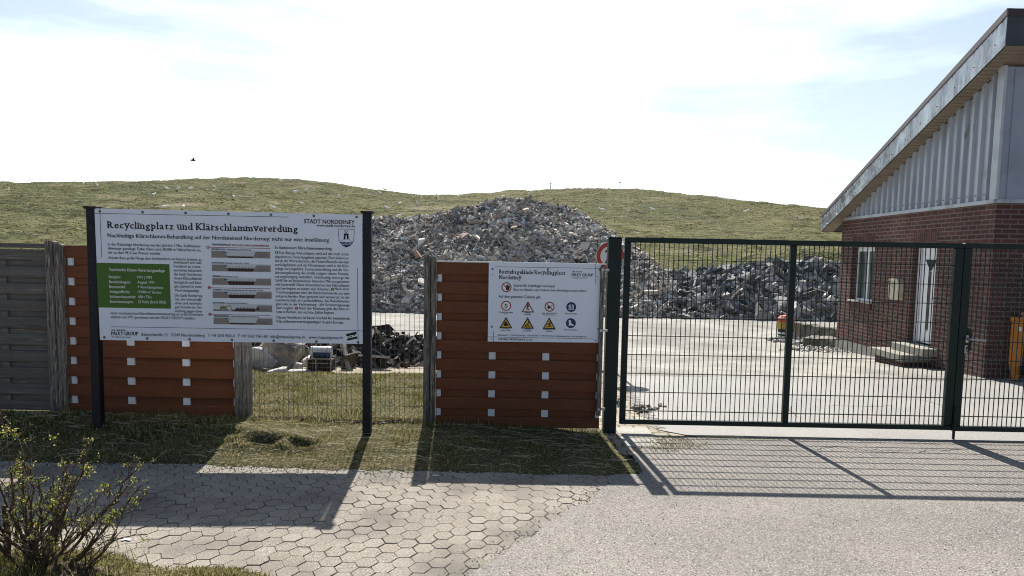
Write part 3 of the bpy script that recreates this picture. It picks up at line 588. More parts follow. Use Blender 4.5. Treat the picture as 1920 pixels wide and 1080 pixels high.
def grey_panel(x0, x1, label):
    t = lamella_panel('grey_fence_panel', x0, x1, .145, 1.825, 9, [(x1 - .50, .07), (x0 + .45, .07)], m_greyboard, label, 'weathered grey fence panels', spacer=False, front=.56)
    b = MB(); b.bbox(x0 - .01, x1 + .01, FY - .008, FY + .06, 1.84, 1.887, .006); b.build('top_rail', m_greyboard, t)
grey_panel(-6.60, -4.815, 'weathered dark grey board panel next to the timber posts')
grey_panel(-8.55, -6.76, 'weathered dark grey board panel at the far end of the fence')
def post(x0, x1, z0, z1, label, y0=FY - .05, y1=FY + .07, bev=.012, material=None):
    b = MB(); b.bbox(x0, x1, y0, y1, z0, z1, bev); o = b.build('fence_post', material or m_post); alone(o, ((x0 + x1) / 2, (y0 + y1) / 2, z0)); return tag(o, label, 'fence post')
post(-6.75, -6.61, .05, 1.93, 'grey timber post between the two grey panels')
post(-4.805, -4.715, .10, 1.918, 'taller split timber post at the end of the grey panel')
post(-4.712, -4.632, .10, 1.885, 'shorter timber post against the red brown panel behind the big sign')
post(-2.878, -2.800, .04, 1.90, 'flat timber post ending the red brown panel behind the big sign')
post(-2.797, -2.722, .04, 1.86, 'cracked timber post carrying the wire fence below the big sign')
post(-.912, -.850, .06, 1.845, 'dark timber post between wire fence and small sign panel')
post(-.848, -.792, .06, 1.83, 'thin grey post against the panel with the small sign', y0=FY - .03)
o = post(.900, .944, .205, 1.760, 'narrow timber upright bolted to the gate post', y0=FY - .045, y1=FY - .008, bev=.003)
for z in (1.725, 1.10, .275):
    b = MB(); b.box(.94, .99, FY - .03, FY - .018, z - .012, z + .012); b.tube([(.922, FY - .052, z), (.922, FY - .044, z)], .016, 10)
    b.build('bracket_bolt', m_steel, o, org=o.location)
# thin welded wire fence
b = MB(); xs = np.arange(-2.86, -.84, .0502)
for i, xx in enumerate(xs):
    dx = .003 * math.sin(i * 1.7); b.tube([(xx, FY - .062, .04), (xx + dx, FY - .063, .9), (xx, FY - .062, 1.82)], .0021, 4)
for i, z in enumerate(np.arange(.075, 1.83, .1985)): b.tube([(-2.86, FY - .066, z), (-1.8, FY - .067, z - .004), (-.845, FY - .066, z)], .0021, 4)
o = b.build('wire_fence', m_wire); alone(o, (-1.85, FY - .062, .04)); tag(o, 'thin welded wire fence closing the gap between the two red brown panels', 'wire fence')

# ---------------------------------------------------------------- lettering tools
TEXTQ = []
FONT = None
def text_meshes(items):
    """items: (body, bold) -> list of (verts Nx2, faces); all converted in one pass"""
    objs = []
    for body, bold in items:
        cu = bpy.data.curves.new('t', 'FONT'); cu.body = body; cu.size = 1.0; cu.resolution_u = 2; cu.fill_mode = 'FRONT'
        o = bpy.data.objects.new('t', cu); COL.objects.link(o); objs.append(o)
    dg = bpy.context.evaluated_depsgraph_get(); dg.update()
    out = []
    for o in objs:
        ev = o.evaluated_get(dg); me = ev.to_mesh()
        v = np.array([p.co[:2] for p in me.vertices]).reshape(-1, 2); f = [tuple(p.vertices) for p in me.polygons]
        out.append((v, f)); ev.to_mesh_clear()
    for o in objs:
        cu = o.data; bpy.data.objects.remove(o); bpy.data.curves.remove(cu)
    return out
SERIF = {'R': [('b', .14, 0), ('b', .90, 0), ('c', .12, -1)], 'K': [('b', .13, 0), ('b', .9, 0), ('c', .13, 0), ('c', .86, 0)], 'B': [('b', .13, -1), ('c', .13, -1)],
         'N': [('b', .10, 0), ('c', .10, -1), ('c', .9, 0)], 'l': [('b', .5, 0), ('a', .5, -1)], 'i': [('b', .5, 0), ('x', .5, -1)], 'n': [('b', .12, 0), ('b', .88, 0), ('x', .12, -1)],
         'm': [('b', .08, 0), ('b', .5, 0), ('b', .92, 0), ('x', .08, -1)], 'p': [('x', .12, -1), ('d', .12, 0)], 'd': [('a', .86, -1), ('b', .86, 1)], 'r': [('b', .2, 0), ('x', .2, -1)],
         'u': [('x', .12, -1), ('x', .88, -1), ('b', .88, 1)], 'h': [('b', .12, 0), ('b', .88, 0), ('a', .12, -1)], 'y': [('x', .1, 0), ('x', .9, 0)], 'v': [('x', .1, 0), ('x', .9, 0)],
         'a': [('b', .85, 1)], 'b': [('a', .13, -1)]}
SERIF['ä'] = SERIF['a']
def slab_text(body, bold=.022):
    """heavy slab-serif lettering: plain glyphs with foot and head bars added on their stems"""
    chs = [c for c in body]; ms = text_meshes([(c, bold) for c in chs if c != ' ']); it = iter(ms)
    V, Fc, cur = [], [], 0.0
    lev = {'b': (0, .075), 'x': (.475, .55), 'c': (.655, .73), 'a': (.665, .74), 'd': (-.20, -.125)}
    for c in chs:
        if c == ' ': cur += .26; continue
        v, f = next(it); v = v.copy(); x0, x1 = v[:, 0].min(), v[:, 0].max(); wd = x1 - x0
        v[:, 0] += cur - x0 + .02; n = len(V); V.extend(v.tolist()); Fc.extend([tuple(i + n for i in q) for q in f])
        for l, fx, side in SERIF.get(c, []):
            cx_ = cur + .02 + fx * wd; a = cx_ - (.105 if side <= 0 else .02); e = cx_ + (.105 if side >= 0 else .02)
            z0, z1 = lev[l]; n = len(V); V.extend([[a, z0], [e, z0], [e, z1], [a, z1]]); Fc.append((n, n + 1, n + 2, n + 3))
        cur += wd + {'r': .075, 'v': .10, 'y': .10, 'c': .15, 't': .12, 'e': .13}.get(c, .165)
    return np.array(V), Fc
class Board:
    """a flat printed panel: corners in world space, artwork laid out in the panel's own flat units"""
    def __init__(s, quad, TL, TR, BL, out):
        s.q = [np.array(p, float) for p in quad]; s.TL, s.TR, s.BL = Vector(TL), Vector(TR), Vector(BL); s.out = Vector(out)
        s.layers = {}; s.txt = []; s.scope = None
        s.W = (s.TR - s.TL).length; s.H = (s.BL - s.TL).length
    def st(s, px, py):
        a, b, c, d = s.q  # TL TR BR BL
        u = v = .5
        for _ in range(12):
            P = (1 - u) * (1 - v) * a + u * (1 - v) * b + u * v * c + (1 - u) * v * d
            du = (1 - v) * (b - a) + v * (c - d); dv = (1 - u) * (d - a) + u * (c - b)
            r = np.linalg.solve(np.stack([du, dv], 1), np.array([px, py]) - P); u += r[0]; v += r[1]
        return u, v
    def P(s, u, v, h): return s.TL + (s.TR - s.TL) * u + (s.BL - s.TL) * v + s.out * h
    def mb(s, key, scope=False): return s.layers.setdefault((s.scope if scope is False else scope, key), MB())
    def make(s, keys, parent):
        groups = {}
        for (scope, key), mb in s.layers.items():
            if scope is None: mb.build(keys[key][0], keys[key][1], parent, fix=False)
            else: groups.setdefault(scope, []).append((key, mb))
        for (name, _), parts in groups.items():
            allb = MB(); mi = []; mats = []
            for q, (key, mb) in enumerate(parts):
                allb.add(mb.v, mb.f); mi += [q] * len(mb.f); mats.append(keys[key][1])
            o = allb.build(name, None, parent, fix=False)
            for mt in mats: o.data.materials.append(mt)
            o.data.polygons.foreach_set('material_index', mi)
    def poly(s, key, pts, h=.0012):
        b = s.mb(key); b.add([s.P(*s.st(*p), h) for p in pts], [tuple(range(len(pts)))])
    def rect(s, key, x0, y0, x1, y1, h=.0012, sl=None):
        u0, v0 = s.st(x0, y0); u1, v1 = s.st(x1, y1)
        if sl: v1 = v0 + sl
        s.mb(key).add([s.P(u0, v0, h), s.P(u1, v0, h), s.P(u1, v1, h), s.P(u0, v1, h)], [(0, 1, 2, 3)])
    def line(s, key, p, q, wd=.0035, h=.0014):
        A, B = s.P(*s.st(*p), h), s.P(*s.st(*q), h); t = (B - A).normalized(); n = t.cross(s.out) * wd / 2
        s.mb(key).add([A - n, B - n, B + n, A + n], [(0, 1, 2, 3)])
    def disc(s, key, p, r, h=.0013, r_in=0, n=24):
        c = s.P(*s.st(*p), h); ex = (s.TR - s.TL).normalized(); ey = (s.BL - s.TL).normalized()
        o = [c + (ex * math.cos(2 * math.pi * k / n) + ey * math.sin(2 * math.pi * k / n)) * r for k in range(n)]
        if r_in:
            i = [c + (ex * math.cos(2 * math.pi * k / n) + ey * math.sin(2 * math.pi * k / n)) * r_in for k in range(n)]
            s.mb(key).add(o + i, [(k, (k + 1) % n, n + (k + 1) % n, n + k) for k in range(n)])
        else: s.mb(key).add(o, [tuple(range(n))])
    def local(s, key, p, sc_, pts, h=.0018):
        """polygon in metres around an anchor, y down"""
        c = s.P(*s.st(*p), h); ex = (s.TR - s.TL).normalized(); ey = (s.BL - s.TL).normalized()
        s.mb(key).add([c + ex * x * sc_ + ey * y * sc_ for x, y in pts], [tuple(range(len(pts)))])
    def text(s, key, body, x0, base, x1, size, bold=0.0, h=.0016, slab=False): s.txt.append((key, body, x0, base, x1, size, bold, h, slab, s.scope))
    def flush(s):
        plain = [t for t in s.txt if not t[8]]; ms = text_meshes([(t[1], t[6]) for t in plain]); it = iter(ms)
        for key, body, x0, base, x1, size, bold, h, slab, scope in s.txt:
            v, f = slab_text(body, bold) if slab else next(it)
            if len(v) == 0: continue
            u0, v0 = s.st(x0, base); xm, xM = v[:, 0].min(), v[:, 0].max()
            hs = size / 247.0 * 1.231
            if x1 is not None: wid = (s.st(x1, base)[0] - u0) * s.W; sx = wid / (xM - xm)
            else: sx = hs
            st = max(bold, .010)
            for kk, dx in enumerate((-st, 0, st)):
                s.mb(key, scope).add([s.P(u0 + ((p[0] - xm) * sx + dx * hs * .8) / s.W, v0 - (p[1] + (kk - 1) * st * .35) * hs / s.H, h + .0001 * kk) for p in v], f)

# ---------------------------------------------------------------- the big information sign
L = (-2.67, 7.06, .1); sign = thing('information_sign', L, 'big white information board on two dark steel posts', 'information sign')
for px0, px1, yc, zt in ((-3.984, -3.903, 7.0, 2.235), (-1.432, -1.353, 7.12, 2.245)):
    b = MB(); b.bbox(px0, px1, yc, yc + .08, .0, zt - .006, .004); p = b.build('post', m_signpost, sign)
    b = MB(); b.box(px0 - .022, px1 + .022, yc - .022, yc + .102, zt - .004, zt + .001); b.prism([(px0 - .010, zt - .022), (px1 + .010, zt - .022), (px1 + .018, zt - .0045), (px0 - .018, zt - .0045)], 1, yc - .012, yc + .092)
    b.build('post_cap', m_signpost, p)
TL, TR, BL, BR = (-3.901, 7.0, 2.219), (-1.436, 7.12, 2.213), (-3.885, 7.0, .988), (-1.429, 7.12, .982)
B1 = Board([(177, 390.5), (679, 402.5), (680, 645), (187.5, 637.5)], TL, TR, BL, Vector((.0487, -1, 0)).normalized())
b = MB(); o_ = B1.out
front = [Vector(p) for p in (TL, TR, BR, BL)]; back = [p - o_ * .010 for p in front]
b.add(front + back, [(0, 1, 2, 3), (7, 6, 5, 4)] + [(i, 4 + i, 4 + (i + 1) % 4, (i + 1) % 4) for i in range(4)])
board = b.build('board', m_board, sign)
B1.text('head', 'Recyclingplatz und Klärschlammvererdung', 201, 427, 556, 17.6, .030, slab=True)
B1.text('ink', 'Nachhaltige Klärschlamm-Behandlung auf der Nordseeinsel Norderney: nicht nur eine Insellösung', 201.5, 444, 615.3, 10.6, .022)
B1.text('ink', 'STADT NORDERNEY', 568.8, 418.3, 664.7, 11.3, .026); B1.text('ink', 'www.stadt-norderney.de', 592.5, 424.4, 665, 7.4, .018)
for tx, x0, y, x1, bo in (('In der Kläranlage Norderney werden jährlich 1 Mio. Kubikmeter', 202, 459.5, 374, .012), ('Abwasser gereinigt. Dabei fallen rund 20.000 m³ Klärschlamm an,', 202, 467, 374.3, .012), ('der zu über 98 % aus Wasser besteht.', 202.2, 474.8, 299.3, .012),
        ('Anstatt diese große Menge über herkömmliche technische Systeme zu', 203, 484.6, 375, 0), ('entwässern und aufs', 323.6, 493, 375.3, 0), ('Festland zu trans-', 323.8, 500.4, 375.4, 0), ('portieren, behandelt', 324, 507.9, 375.6, 0),
        ('die Stadt Norderney', 324.5, 515.4, 376, 0), ('ihren Klärschlamm', 325, 523, 376, 0), ('biologisch und Ener-', 325, 530.6, 376.4, 0), ('gie sparend in einer', 325.2, 538, 376.5, 0), ('Vererdungsanlage', 325.5, 545.6, 371, 0),
        ('Die Stadt Norderney', 326, 555.2, 377, 0), ('hat die wirtschaft-', 326, 562.4, 377, 0), ('chen und nachhalti-', 326.2, 569.7, 377, 0), ('gen Vorteile der Ver-', 326.4, 577.2, 377.2, 0), ('erdung gegenüber', 326.6, 584.6, 377.3, 0),
        ('einer mechanischen Klärschlammentwässerung als erste Kommune', 207, 588.6, 378, 0), ('erkannt und 1991 gemeinsam mit der PAULY GROUP realisiert.', 207.3, 596, 363.5, 0)):
    B1.text('ink', tx, x0, y, x1, 7.4, bo)
B1.scope = ('data_box', 0)
B1.rect('green', 180.4, 491.7, 315.7, 494.4, sl=.3405)
B1.text('white', 'Technische Daten Vererdungsanlage', 203.8, 507, 307.4, 7.8, .020)
for k, (a, v, xe) in enumerate((('Baujahr:', '1991 | 1993', 283.3), ('Betriebsbeginn:', 'August 1991', 287.8), ('Beetanzahl:', '9 Vererdungsbeete', 304.5), ('Anlagenfläche:', '19.000 m² brutto', 300.8), ('Schlammkapazität:', '400 t TS/a', 282.7), ('Beeträumungen:', '22 Stück (Stand 2022)', 309.2))):
    y = 520.5 + k * 9.25; xl = 204 + .4 * k; we = [22, 40, 29.5, 38, 48, 43][k]
    B1.text('white', a, xl, y, xl + we, 7.4, .006, h=.0022); B1.text('white', v, 256.6 + .25 * k, y + .6, xe, 7.4, .006, h=.0022)
B1.scope = None
B1.line('ink', (208, 612.3), (678.5, 620), .004); B1.line('ink', (177.6, 399.7), (539.5, 406.9), .004)
B1.line('ink', (186.9, 391), (190.6, 481.5), .004); B1.line('ink', (669, 501.5), (669.6, 644.5), .004)
B1.text('ink', 'THE', 208.4, 620.2, 215.4, 4.4, .02)
for k in range(4): B1.disc('ink', (219.5 + k * 4.1, 618.9 + .06 * k), .0075, n=10)
B1.text('ink', 'PAULY GROUP', 208.5, 628.3, 257.4, 10.4, .03); B1.text('ink', 'Von Natur aus smart.', 208.8, 632.9, 245, 4.4, .0)
for tx, x0, y, x1 in (('Bahnhofstraße 12', 264, 629.5, 312.4), ('37249 Neu-Eichenberg', 318.8, 630.4, 381), ('T +49 5542 9361-0', 387.2, 631.4, 437.6), ('F +49 5542 9361-68', 444, 632.3, 498.4), ('info@thepaulygroup.de', 504, 633.4, 569.6), ('www.thepaulygroup.de', 576.2, 634.6, 640.8)):
    B1.text('ink', tx, x0, y, x1, 8.0, .004)
B1.text('ink', 'So funktioniert Klärschlammvererdung', 513, 465.7, 620.6, 7.8, .02)
right = ['Der flüssige Klärschlamm wird auf das nach unten', 'abgedichtete Vererdungsbeet gepumpt. Dort sickert er', 'durch die Wurzelschicht, die Feststoffanteile werden', 'zurückgehalten und das Filtratwasser wird in die Klär-', 'anlage zurückgeführt. Sonneneinstrahlung und die Ver-',
         'dunstungsleistung des Schilfs steigern diesen Entwäs-', 'serungsvorgang zusätzlich. Gleichzeitig versorgt das', 'Schilf die im Bodenkörper lebenden Mikroorganismen', 'mit Sauerstoff. Diese mineralisieren den Klärschlamm', 'und verringern so weiter sein Volumen.', 'Trocknungsphase wird die Klärschlammerde aus dem',
         'entsprechenden Beet geräumt und verwertet: in der', 'Landwirtschaft, im Landschaftsbau, bei Rekultivierun-', 'gen oder in der Verbrennung - alle Verwertungswege', 'sind möglich.', 'neut in Betrieb, der nächste Zyklus beginnt.']
for k, tx in enumerate(right):
    y = 475.4 + k * 7.38; x0 = 513 + .15 * k; x1 = 653 + .08 * k
    if k == 0: x0 = 521.2
    if k == 9: x1 = 616.5
    if k == 14: x1 = 548.5
    if k == 15: x1 = 625
    B1.text('ink', tx, x0, y, x1, 7.4)
B1.text('ink', 'Nach einer', 626, 542.9, 653.6, 7.4); B1.text('ink', 'Nach der Räumung geht das Beet er-', 558.6, 579.4, 654, 7.4)
B1.text('ink', 'Dieses Verfahren ist heute Vorbild für bestehende', 515.8, 596.6, 654, 7.4, .016); B1.text('ink', 'Klärschlammvererdungsanlagen in ganz Europa.', 516, 604.2, 642.6, 7.4, .016)
for (p, n_) in (((516.5, 472.4), '1'), ((621.5, 541.6), '2'), ((553.6, 577.3), '3'), ((387.7, 462.7), '1'), ((389.9, 538.4), '2'), ((391.2, 588.6), '3')):
    B1.scope = ('number_mark', p); B1.disc('red', p, .0150); B1.text('white', n_, p[0] - .9, p[1] + 1.9, p[0] + .9, 5.2, .02, h=.0024)
# process drawings
B1.scope = None
B1.text('ink', 'VERFAHRENSABLAUF', 394.5, 459.3, 431, 5.0, .03); B1.text('red', 'EKO-PLANT KLÄRSCHLAMMVERERDUNG', 433, 460.6, 502.5, 5.0, .03)
for y0, y1 in ((462.9, 465.3), (538.6, 540.6), (588.7, 590.8)): B1.line('red', (392, y0), (504.8, y1), .0045)
caps = [('BEETBEFÜLLUNG', 'Schlammaufbringung und Entwässerung', 394.5, 467.6, 468.6), ('BEWUCHSPHASE', 'Kapazität je Beet 8 bis 12 Jahre', 395, 493, 463.8), ('VERERDUNGSPHASE', 'Entwässerung', 395.8, 518.2, 443),
        ('RUHEPHASE', 'Weitergehende Entwässerung und Vererdung, 6 bis 12 Monate', 396.5, 543.3, 490.8), ('BEETRÄUMUNG', 'Verwertung der Klärschlammerde', 397.2, 568.2, 461), ('WIEDERINBETRIEBNAHME', 'Schlammaufbringung und Entwässerung', 398.2, 593.2, 482)]
for k, (a, c_, x0, y, x1) in enumerate(caps):
    sp_ = x0 + (x1 - x0) * (.36 if k != 3 else .2); B1.text('ink', a, x0, y, sp_ - 1.2, 4.2, .03); B1.text('ink', c_, sp_ + 1, y + .5, x1, 4.2, .006)
tops = [469.8, 495.2, 520.6, 545.4, 570.4, 595.0]
for k, yt in enumerate(tops):
    B1.scope = ('process_drawing', k); x0 = 394 + .75 * k; w_ = 110.3; hh = 12.2; s_ = .017
    Y = lambda x, y: yt + y + (x) * s_
    poly = lambda key, pts, h=.0012: B1.poly(key, [(x0 + x, Y(x, y)) for x, y in pts], h)
    poly('pale', [(0, -2), (w_, -2), (w_, hh), (0, hh)], .0010)
    if k != 4: poly('bank', [(0, 0), (25.5, 0), (31.5, hh), (0, hh)])
    else: poly('bank', [(0, 8.8), (30, 8.8), (31.5, hh), (0, hh)])
    poly('bank', [(83, 0), (w_, 0), (w_, hh), (77, hh)])
    lvl = [9.2, 6.0, 5.0, 5.6, 6.2, 9.4][k]
    poly('soil', [(31.5 - (hh - lvl) * .48, lvl), (77 + (hh - lvl) * .5, lvl), (77, hh), (31.5, hh)] if k != 4 else [(43, lvl), (80, lvl), (77, hh), (31.5, hh), (36, 11), (40, 9.2)], .0014)
    for r_ in range(8 if k != 4 else 6):
        rx = (33.5 if k != 4 else 45) + r_ * 5.9; rh = [1.8, 4.0, 4.4, 3.6, 3.0, 1.6][k]; key = 'reed' if k in (1, 2, 5, 0) else 'grey'
        poly('paleg', [(rx - 1.5, lvl - rh * .55), (rx + 3.2, lvl - rh * .55), (rx + 3.2, lvl), (rx - 1.5, lvl)], .0013) if k in (1, 2, 3) else None
        poly(key, [(rx, lvl), (rx - 1.3, lvl - rh), (rx + .5, lvl - rh * .5)], .0016); poly(key, [(rx + .3, lvl), (rx + .8, lvl - rh * 1.1), (rx + 1.1, lvl)], .0016); poly(key, [(rx + .8, lvl), (rx + 2.8, lvl - rh * .9), (rx + 1.4, lvl)], .0016)
    if k != 4: poly('ink', [(22, 1.4), (29, 1.0), (32, 3.6), (31.2, 3.9), (28.5, 2.0), (22, 2.4)] if k in (0, 5) else [(22, 1.2), (29.5, 1.0), (29.5, 2.2), (22, 2.4)], .0016)
    for q in range(2 if k else 4): poly('greyt', [(85, 7 + q * 2.2 - (5.5 if k == 0 else 0)), (85 + 20 - 4 * (q % 2), 7 + q * 2.2 - (5.5 if k == 0 else 0)), (105 - 4 * (q % 2), 7.6 + q * 2.2 - (5.5 if k == 0 else 0)), (85, 7.6 + q * 2.2 - (5.5 if k == 0 else 0))], .0016) if k != 2 or q == 0 else None
    if k == 4:
        poly('ochre', [(13.5, 2.6), (24.5, 2.6), (25, 6.8), (13.5, 6.8)], .0016); poly('ink', [(13.5, 7), (25, 7), (26, 8.4), (25, 9.6), (14, 9.6), (13, 8.3)], .0017); poly('white', [(15, 8), (24, 8), (24, 8.8), (15, 8.8)], .0019)
        poly('ochre', [(24, 3.4), (30, .2), (31.4, .4), (35.5, 7.6), (34.6, 8), (30.4, 1.6), (25, 4.8)], .0018); poly('ochre', [(33.5, 7.6), (38.5, 8.8), (36, 11), (32.6, 10.4)], .0018)
        poly('soil', [(79.5, 9.4), (84, 2.4), (88, 9.4)], .0017)
# coat of arms
B1.scope = ('coat_of_arms', 0)
B1.poly('ink', [(632.6, 428.6), (664.3, 429.4), (663.4, 447), (661.5, 454), (656.5, 460), (648.6, 463.4), (641.5, 460.3), (636.5, 454.2), (634.2, 447)], .0012)
B1.poly('board', [(633.5, 429.5), (663.4, 430.2), (662.5, 447), (660.6, 453.6), (656, 459.2), (648.6, 462.4), (642, 459.5), (637.3, 453.6), (635.1, 447)], .0015)
B1.poly('blue', [(636.6, 452.6), (641, 454), (645, 453), (649, 454.2), (653, 453.2), (657, 454.2), (661, 453), (660.2, 454.8), (656, 459.2), (648.6, 462.4), (642, 459.5), (637.3, 454)], .0018)
B1.poly('board', [(639, 456.2), (643, 457), (647, 456), (651, 457), (655, 456), (658.4, 456.6), (657.6, 457.8), (654, 457.2), (651, 458.2), (647, 457.2), (643, 458.2), (639.8, 457.6)], .0021)
hill_arc = [(639 + 10 * (1 - math.cos(a)), 453 - 5.6 * math.sin(a)) for a in np.linspace(0, math.pi, 14)]
B1.poly('ink', hill_arc, .0016); B1.poly('board', [(649 + (x - 649) * .93, 453 + (y - 453) * .88 ) for x, y in hill_arc], .0019)
B1.poly('ink', [(643.6, 448), (643.9, 437.2), (653, 437.4), (653, 448)], .0022); B1.poly('board', [(647.2, 448), (647.2, 441.5), (648.3, 440.4), (649.5, 441.5), (649.5, 448)], .0025)
B1.poly('ink', [(644, 431.9), (652.8, 432.1), (648.4, 437)], .0022); B1.poly('board', [(646, 432.8), (650.8, 432.9), (648.4, 435.4)], .0025)
# tilted sticker
B1.scope = ('sticker', 0)
st_ = [(646.6, 626.2), (666, 621.6), (668.6, 634.6), (649.4, 638.9)]
B1.poly('ink', st_, .0012); lp = lambda a, c, t: (a[0] + (c[0] - a[0]) * t, a[1] + (c[1] - a[1]) * t)
B1.poly('white', [lp(st_[0], st_[3], .36), lp(st_[1], st_[2], .36), lp(st_[1], st_[2], .68), lp(st_[0], st_[3], .68)], .0014)
B1.local('ink', (662.4, 628.4), .010, [(0, .8), (-1, -.2), (-.6, -.8), (0, -.35), (.6, -.8), (1, -.2)], .0017)
for q, p in enumerate(((651.5, 632.4), (654.4, 631.7), (657.2, 631))): B1.local('ink', p, .008, [(-.6, -.8), (.6, -1), (.6, .6), (-.6, .8)], .0017)
bolts = [(187, 396), (266, 397.6), (346, 399.2), (426, 401), (506, 402.6), (587, 404.6), (668.3, 406.8), (195.5, 632.5), (274.5, 634.6), (353, 636), (431.7, 637.4), (510, 638.7), (590.5, 640.2), (669.6, 642)]
KEYS = dict(head=('headline', m_ink), ink=('lettering', m_ink), white=('white_lettering', m_whiteink), green=('data_box', m_green), red=('red_marks', m_redp), bank=('drawing_banks', m_bank), pale=('drawing_background', m_skyp), paleg=('drawing_reed_bed', mat('mint_print', (.52, .60, .58), .55)),
            soil=('drawing_soil', m_soil), reed=('drawing_reeds', m_reed), grey=('drawing_dry_reeds', m_greyink), greyt=('drawing_notes', m_greyink), ochre=('drawing_excavator', m_ochre), board=('crest_field', m_board), blue=('crest_waves', m_blue))
B1.scope = None; B1.flush()
B1.make(KEYS, board)
for p in bolts:
    c = B1.P(*B1.st(*p), 0); b = MB(); b.tube([c, c + o_ * .005], [.013, .009], 10); b.build('screw', m_screw, sign)

# ---------------------------------------------------------------- the small safety sign on the brown panel
q2 = [(916.8, 491.3), (1127.4, 495.3), (1122.7, 642.6), (914.6, 640.5)]
YS = FY - .012
TL, TR, BR, BL = (-.249, YS, 1.785), (.908, YS, 1.785), (.906, YS, .970), (-.248, YS, .960)
L = (.33, YS, .965); sg = thing('safety_sign', L, 'small white safety sign with round and triangular symbols on the brown panel', 'safety sign')
B2 = Board(q2, TL, TR, BL, (0, -1, 0))
b = MB(); fr = [Vector(p) for p in (TL, TR, BR, BL)]; b.add(fr + [p + Vector((0, .006, 0)) for p in fr], [(0, 1, 2, 3), (7, 6, 5, 4)] + [(i, 4 + i, 4 + (i + 1) % 4, (i + 1) % 4) for i in range(4)])
plate = b.build('sign_plate', m_board, sg)
K2 = 247 / 1.231 / (148.5 / .82)       # lettering sizes are given in this sign's own units
def t2(key, tx, x0, y, x1, size, bold=0., h=.0016, slab=False): B2.text(key, tx, x0, y, x1, size * K2, bold, h, slab)
t2('head', 'Betriebsgelände Recyclingplatz', 936, 512.9, 1059.7, 10.6, .03, slab=True); t2('head', 'Norderney', 936, 523.2, 977.5, 10.6, .03, slab=True)
t2('ink', 'THE', 1072.4, 510.6, 1078.4, 4.2, .02)
for k in range(4): B2.disc('ink' if k % 2 else 'red', (1081.5 + k * 3, 509.6), .0062, n=10)
t2('ink', 'PAULY GROUP', 1072, 517.7, 1111.8, 8.2, .03); t2('grey', 'Von Natur aus smart.', 1072, 521.6, 1101.5, 3.8)
t2('ink', 'Zutritt für Unbefugte verboten!', 963, 537.2, 1040.5, 7.0, .018); t2('ink', 'Bitte vor Beladen oder Entladen beim Betriebspersonal melden!', 963, 544.6, 1099.4, 6.2, .012)
t2('ink', 'Auf dem gesamten Gelände gilt:', 935, 557.8, 1013.5, 7.2, .014)
cap2 = [('Schrittgeschwindigkeit', 935.5, 586, 961.8), ('fahren', 944.5, 589, 952.5), ('Achtung', 984.5, 586.6, 994, ), ('Fußgänger', 982.4, 589.8, 996.2), ('Feuer, offenes Licht und', 1015.8, 587.4, 1044), ('Rauchen verboten', 1019, 590.4, 1041), ('Warnweste tragen', 1059, 588, 1082),
        ('Achtung', 943.3, 616.6, 953.2), ('Staplerverkehr', 939.2, 619.8, 957.6), ('Achtung', 984, 617.2, 993.8), ('Rutschgefahr', 980.5, 620.4, 996.8), ('Achtung Hindernisse', 1017.5, 617.9, 1041.5), ('am Boden', 1023, 621, 1035.3), ('Fußschutz benutzen', 1057.5, 618.2, 1082)]
for tx, x0, y, x1 in cap2: t2('ink', tx, x0, y, x1, 3.7, .006)
t2('ink', 'Bahnhofstraße 12 · 37249 Neu-Eichenberg · T +49 5542 9361-0 · F +49 5542 9361-68 · info@thepaulygroup.de · www.thepaulygroup.de', 933.5, 629.2, 1100, 3.9)
t2('ink', 'THE PAULY GROUP GmbH & Co. KG', 934.3, 637.4, 998, 5.2, .03)
B2.line('ink', (927.6, 500.2), (1126, 503.4), .0035); B2.line('ink', (1116.8, 495.3), (1115.9, 533.4), .0035); B2.line('ink', (915, 631.5), (1112.6, 633.9), .0035); B2.line('ink', (925.3, 620), (925.2, 640.6), .0035)
r0 = .0515
def prohib(p):
    B2.disc('redp', p, r0); B2.disc('white', p, r0 * .80, .0015)
def slash(p): B2.local('redp', p, r0, [(-.70, -.60), (-.60, -.70), (.70, .60), (.60, .70)], .0024)
def tri(key_o, key_i, p, sc_=.060):
    B2.local(key_o, p, sc_, [(0, -1.02), (1.10, .92), (-1.10, .92)], .0013); B2.local(key_i, p, sc_, [(0, -.66), (.80, .74), (-.80, .74)], .0016)
P0 = (949.6, 538.3); B2.scope = ('prohibition_symbol', P0); prohib(P0)
B2.local('ink', P0, r0, [(-.05, .62), (-.1, .1), (-.38, -.1), (-.30, -.25), (-.02, -.08), (-.02, -.52), (.12, -.52), (.14, -.15), (.20, -.60), (.34, -.58), (.33, -.12), (.44, -.48), (.56, -.44), (.50, -.02), (.62, -.26), (.72, -.20), (.58, .3), (.42, .62)], .0019); slash(P0)
P0 = (949.1, 572.9); B2.scope = ('speed_symbol', P0); prohib(P0); t2('ink', '5', 946.3, 576.6, 951.7, 10.2, .03, h=.0022)
P0 = (989.7, 575.2); B2.scope = ('pedestrian_symbol', P0); tri('redp', 'white', P0)
B2.local('ink', P0, .055, [(-.10, -.42), (.10, -.42), (.30, .0), (.24, .08), (.08, -.1), (.10, .2), (.34, .66), (.20, .68), (0, .36), (-.22, .68), (-.36, .66), (-.12, .2), (-.10, -.1), (-.24, .12), (-.32, .08)], .0020); B2.disc('ink', (989.7, 570.0), .0075, .0020, n=10)
P0 = (1030.3, 574.4); B2.scope = ('no_fire_symbol', P0); prohib(P0)
B2.local('ink', P0, r0, [(-.45, .0), (-.2, -.35), (-.05, -.1), (.12, -.3), (.1, .05), (.5, .2), (.48, .3), (.1, .2), (-.1, .45), (-.3, .5), (-.2, .3), (-.42, .35)], .0019); B2.local('ink', P0, r0, [(.1, -.02), (.62, -.40), (.66, -.33), (.16, .06)], .0019); slash(P0)
P0 = (1070.8, 574.7); B2.scope = ('vest_symbol', P0); B2.disc('blue', P0, r0)
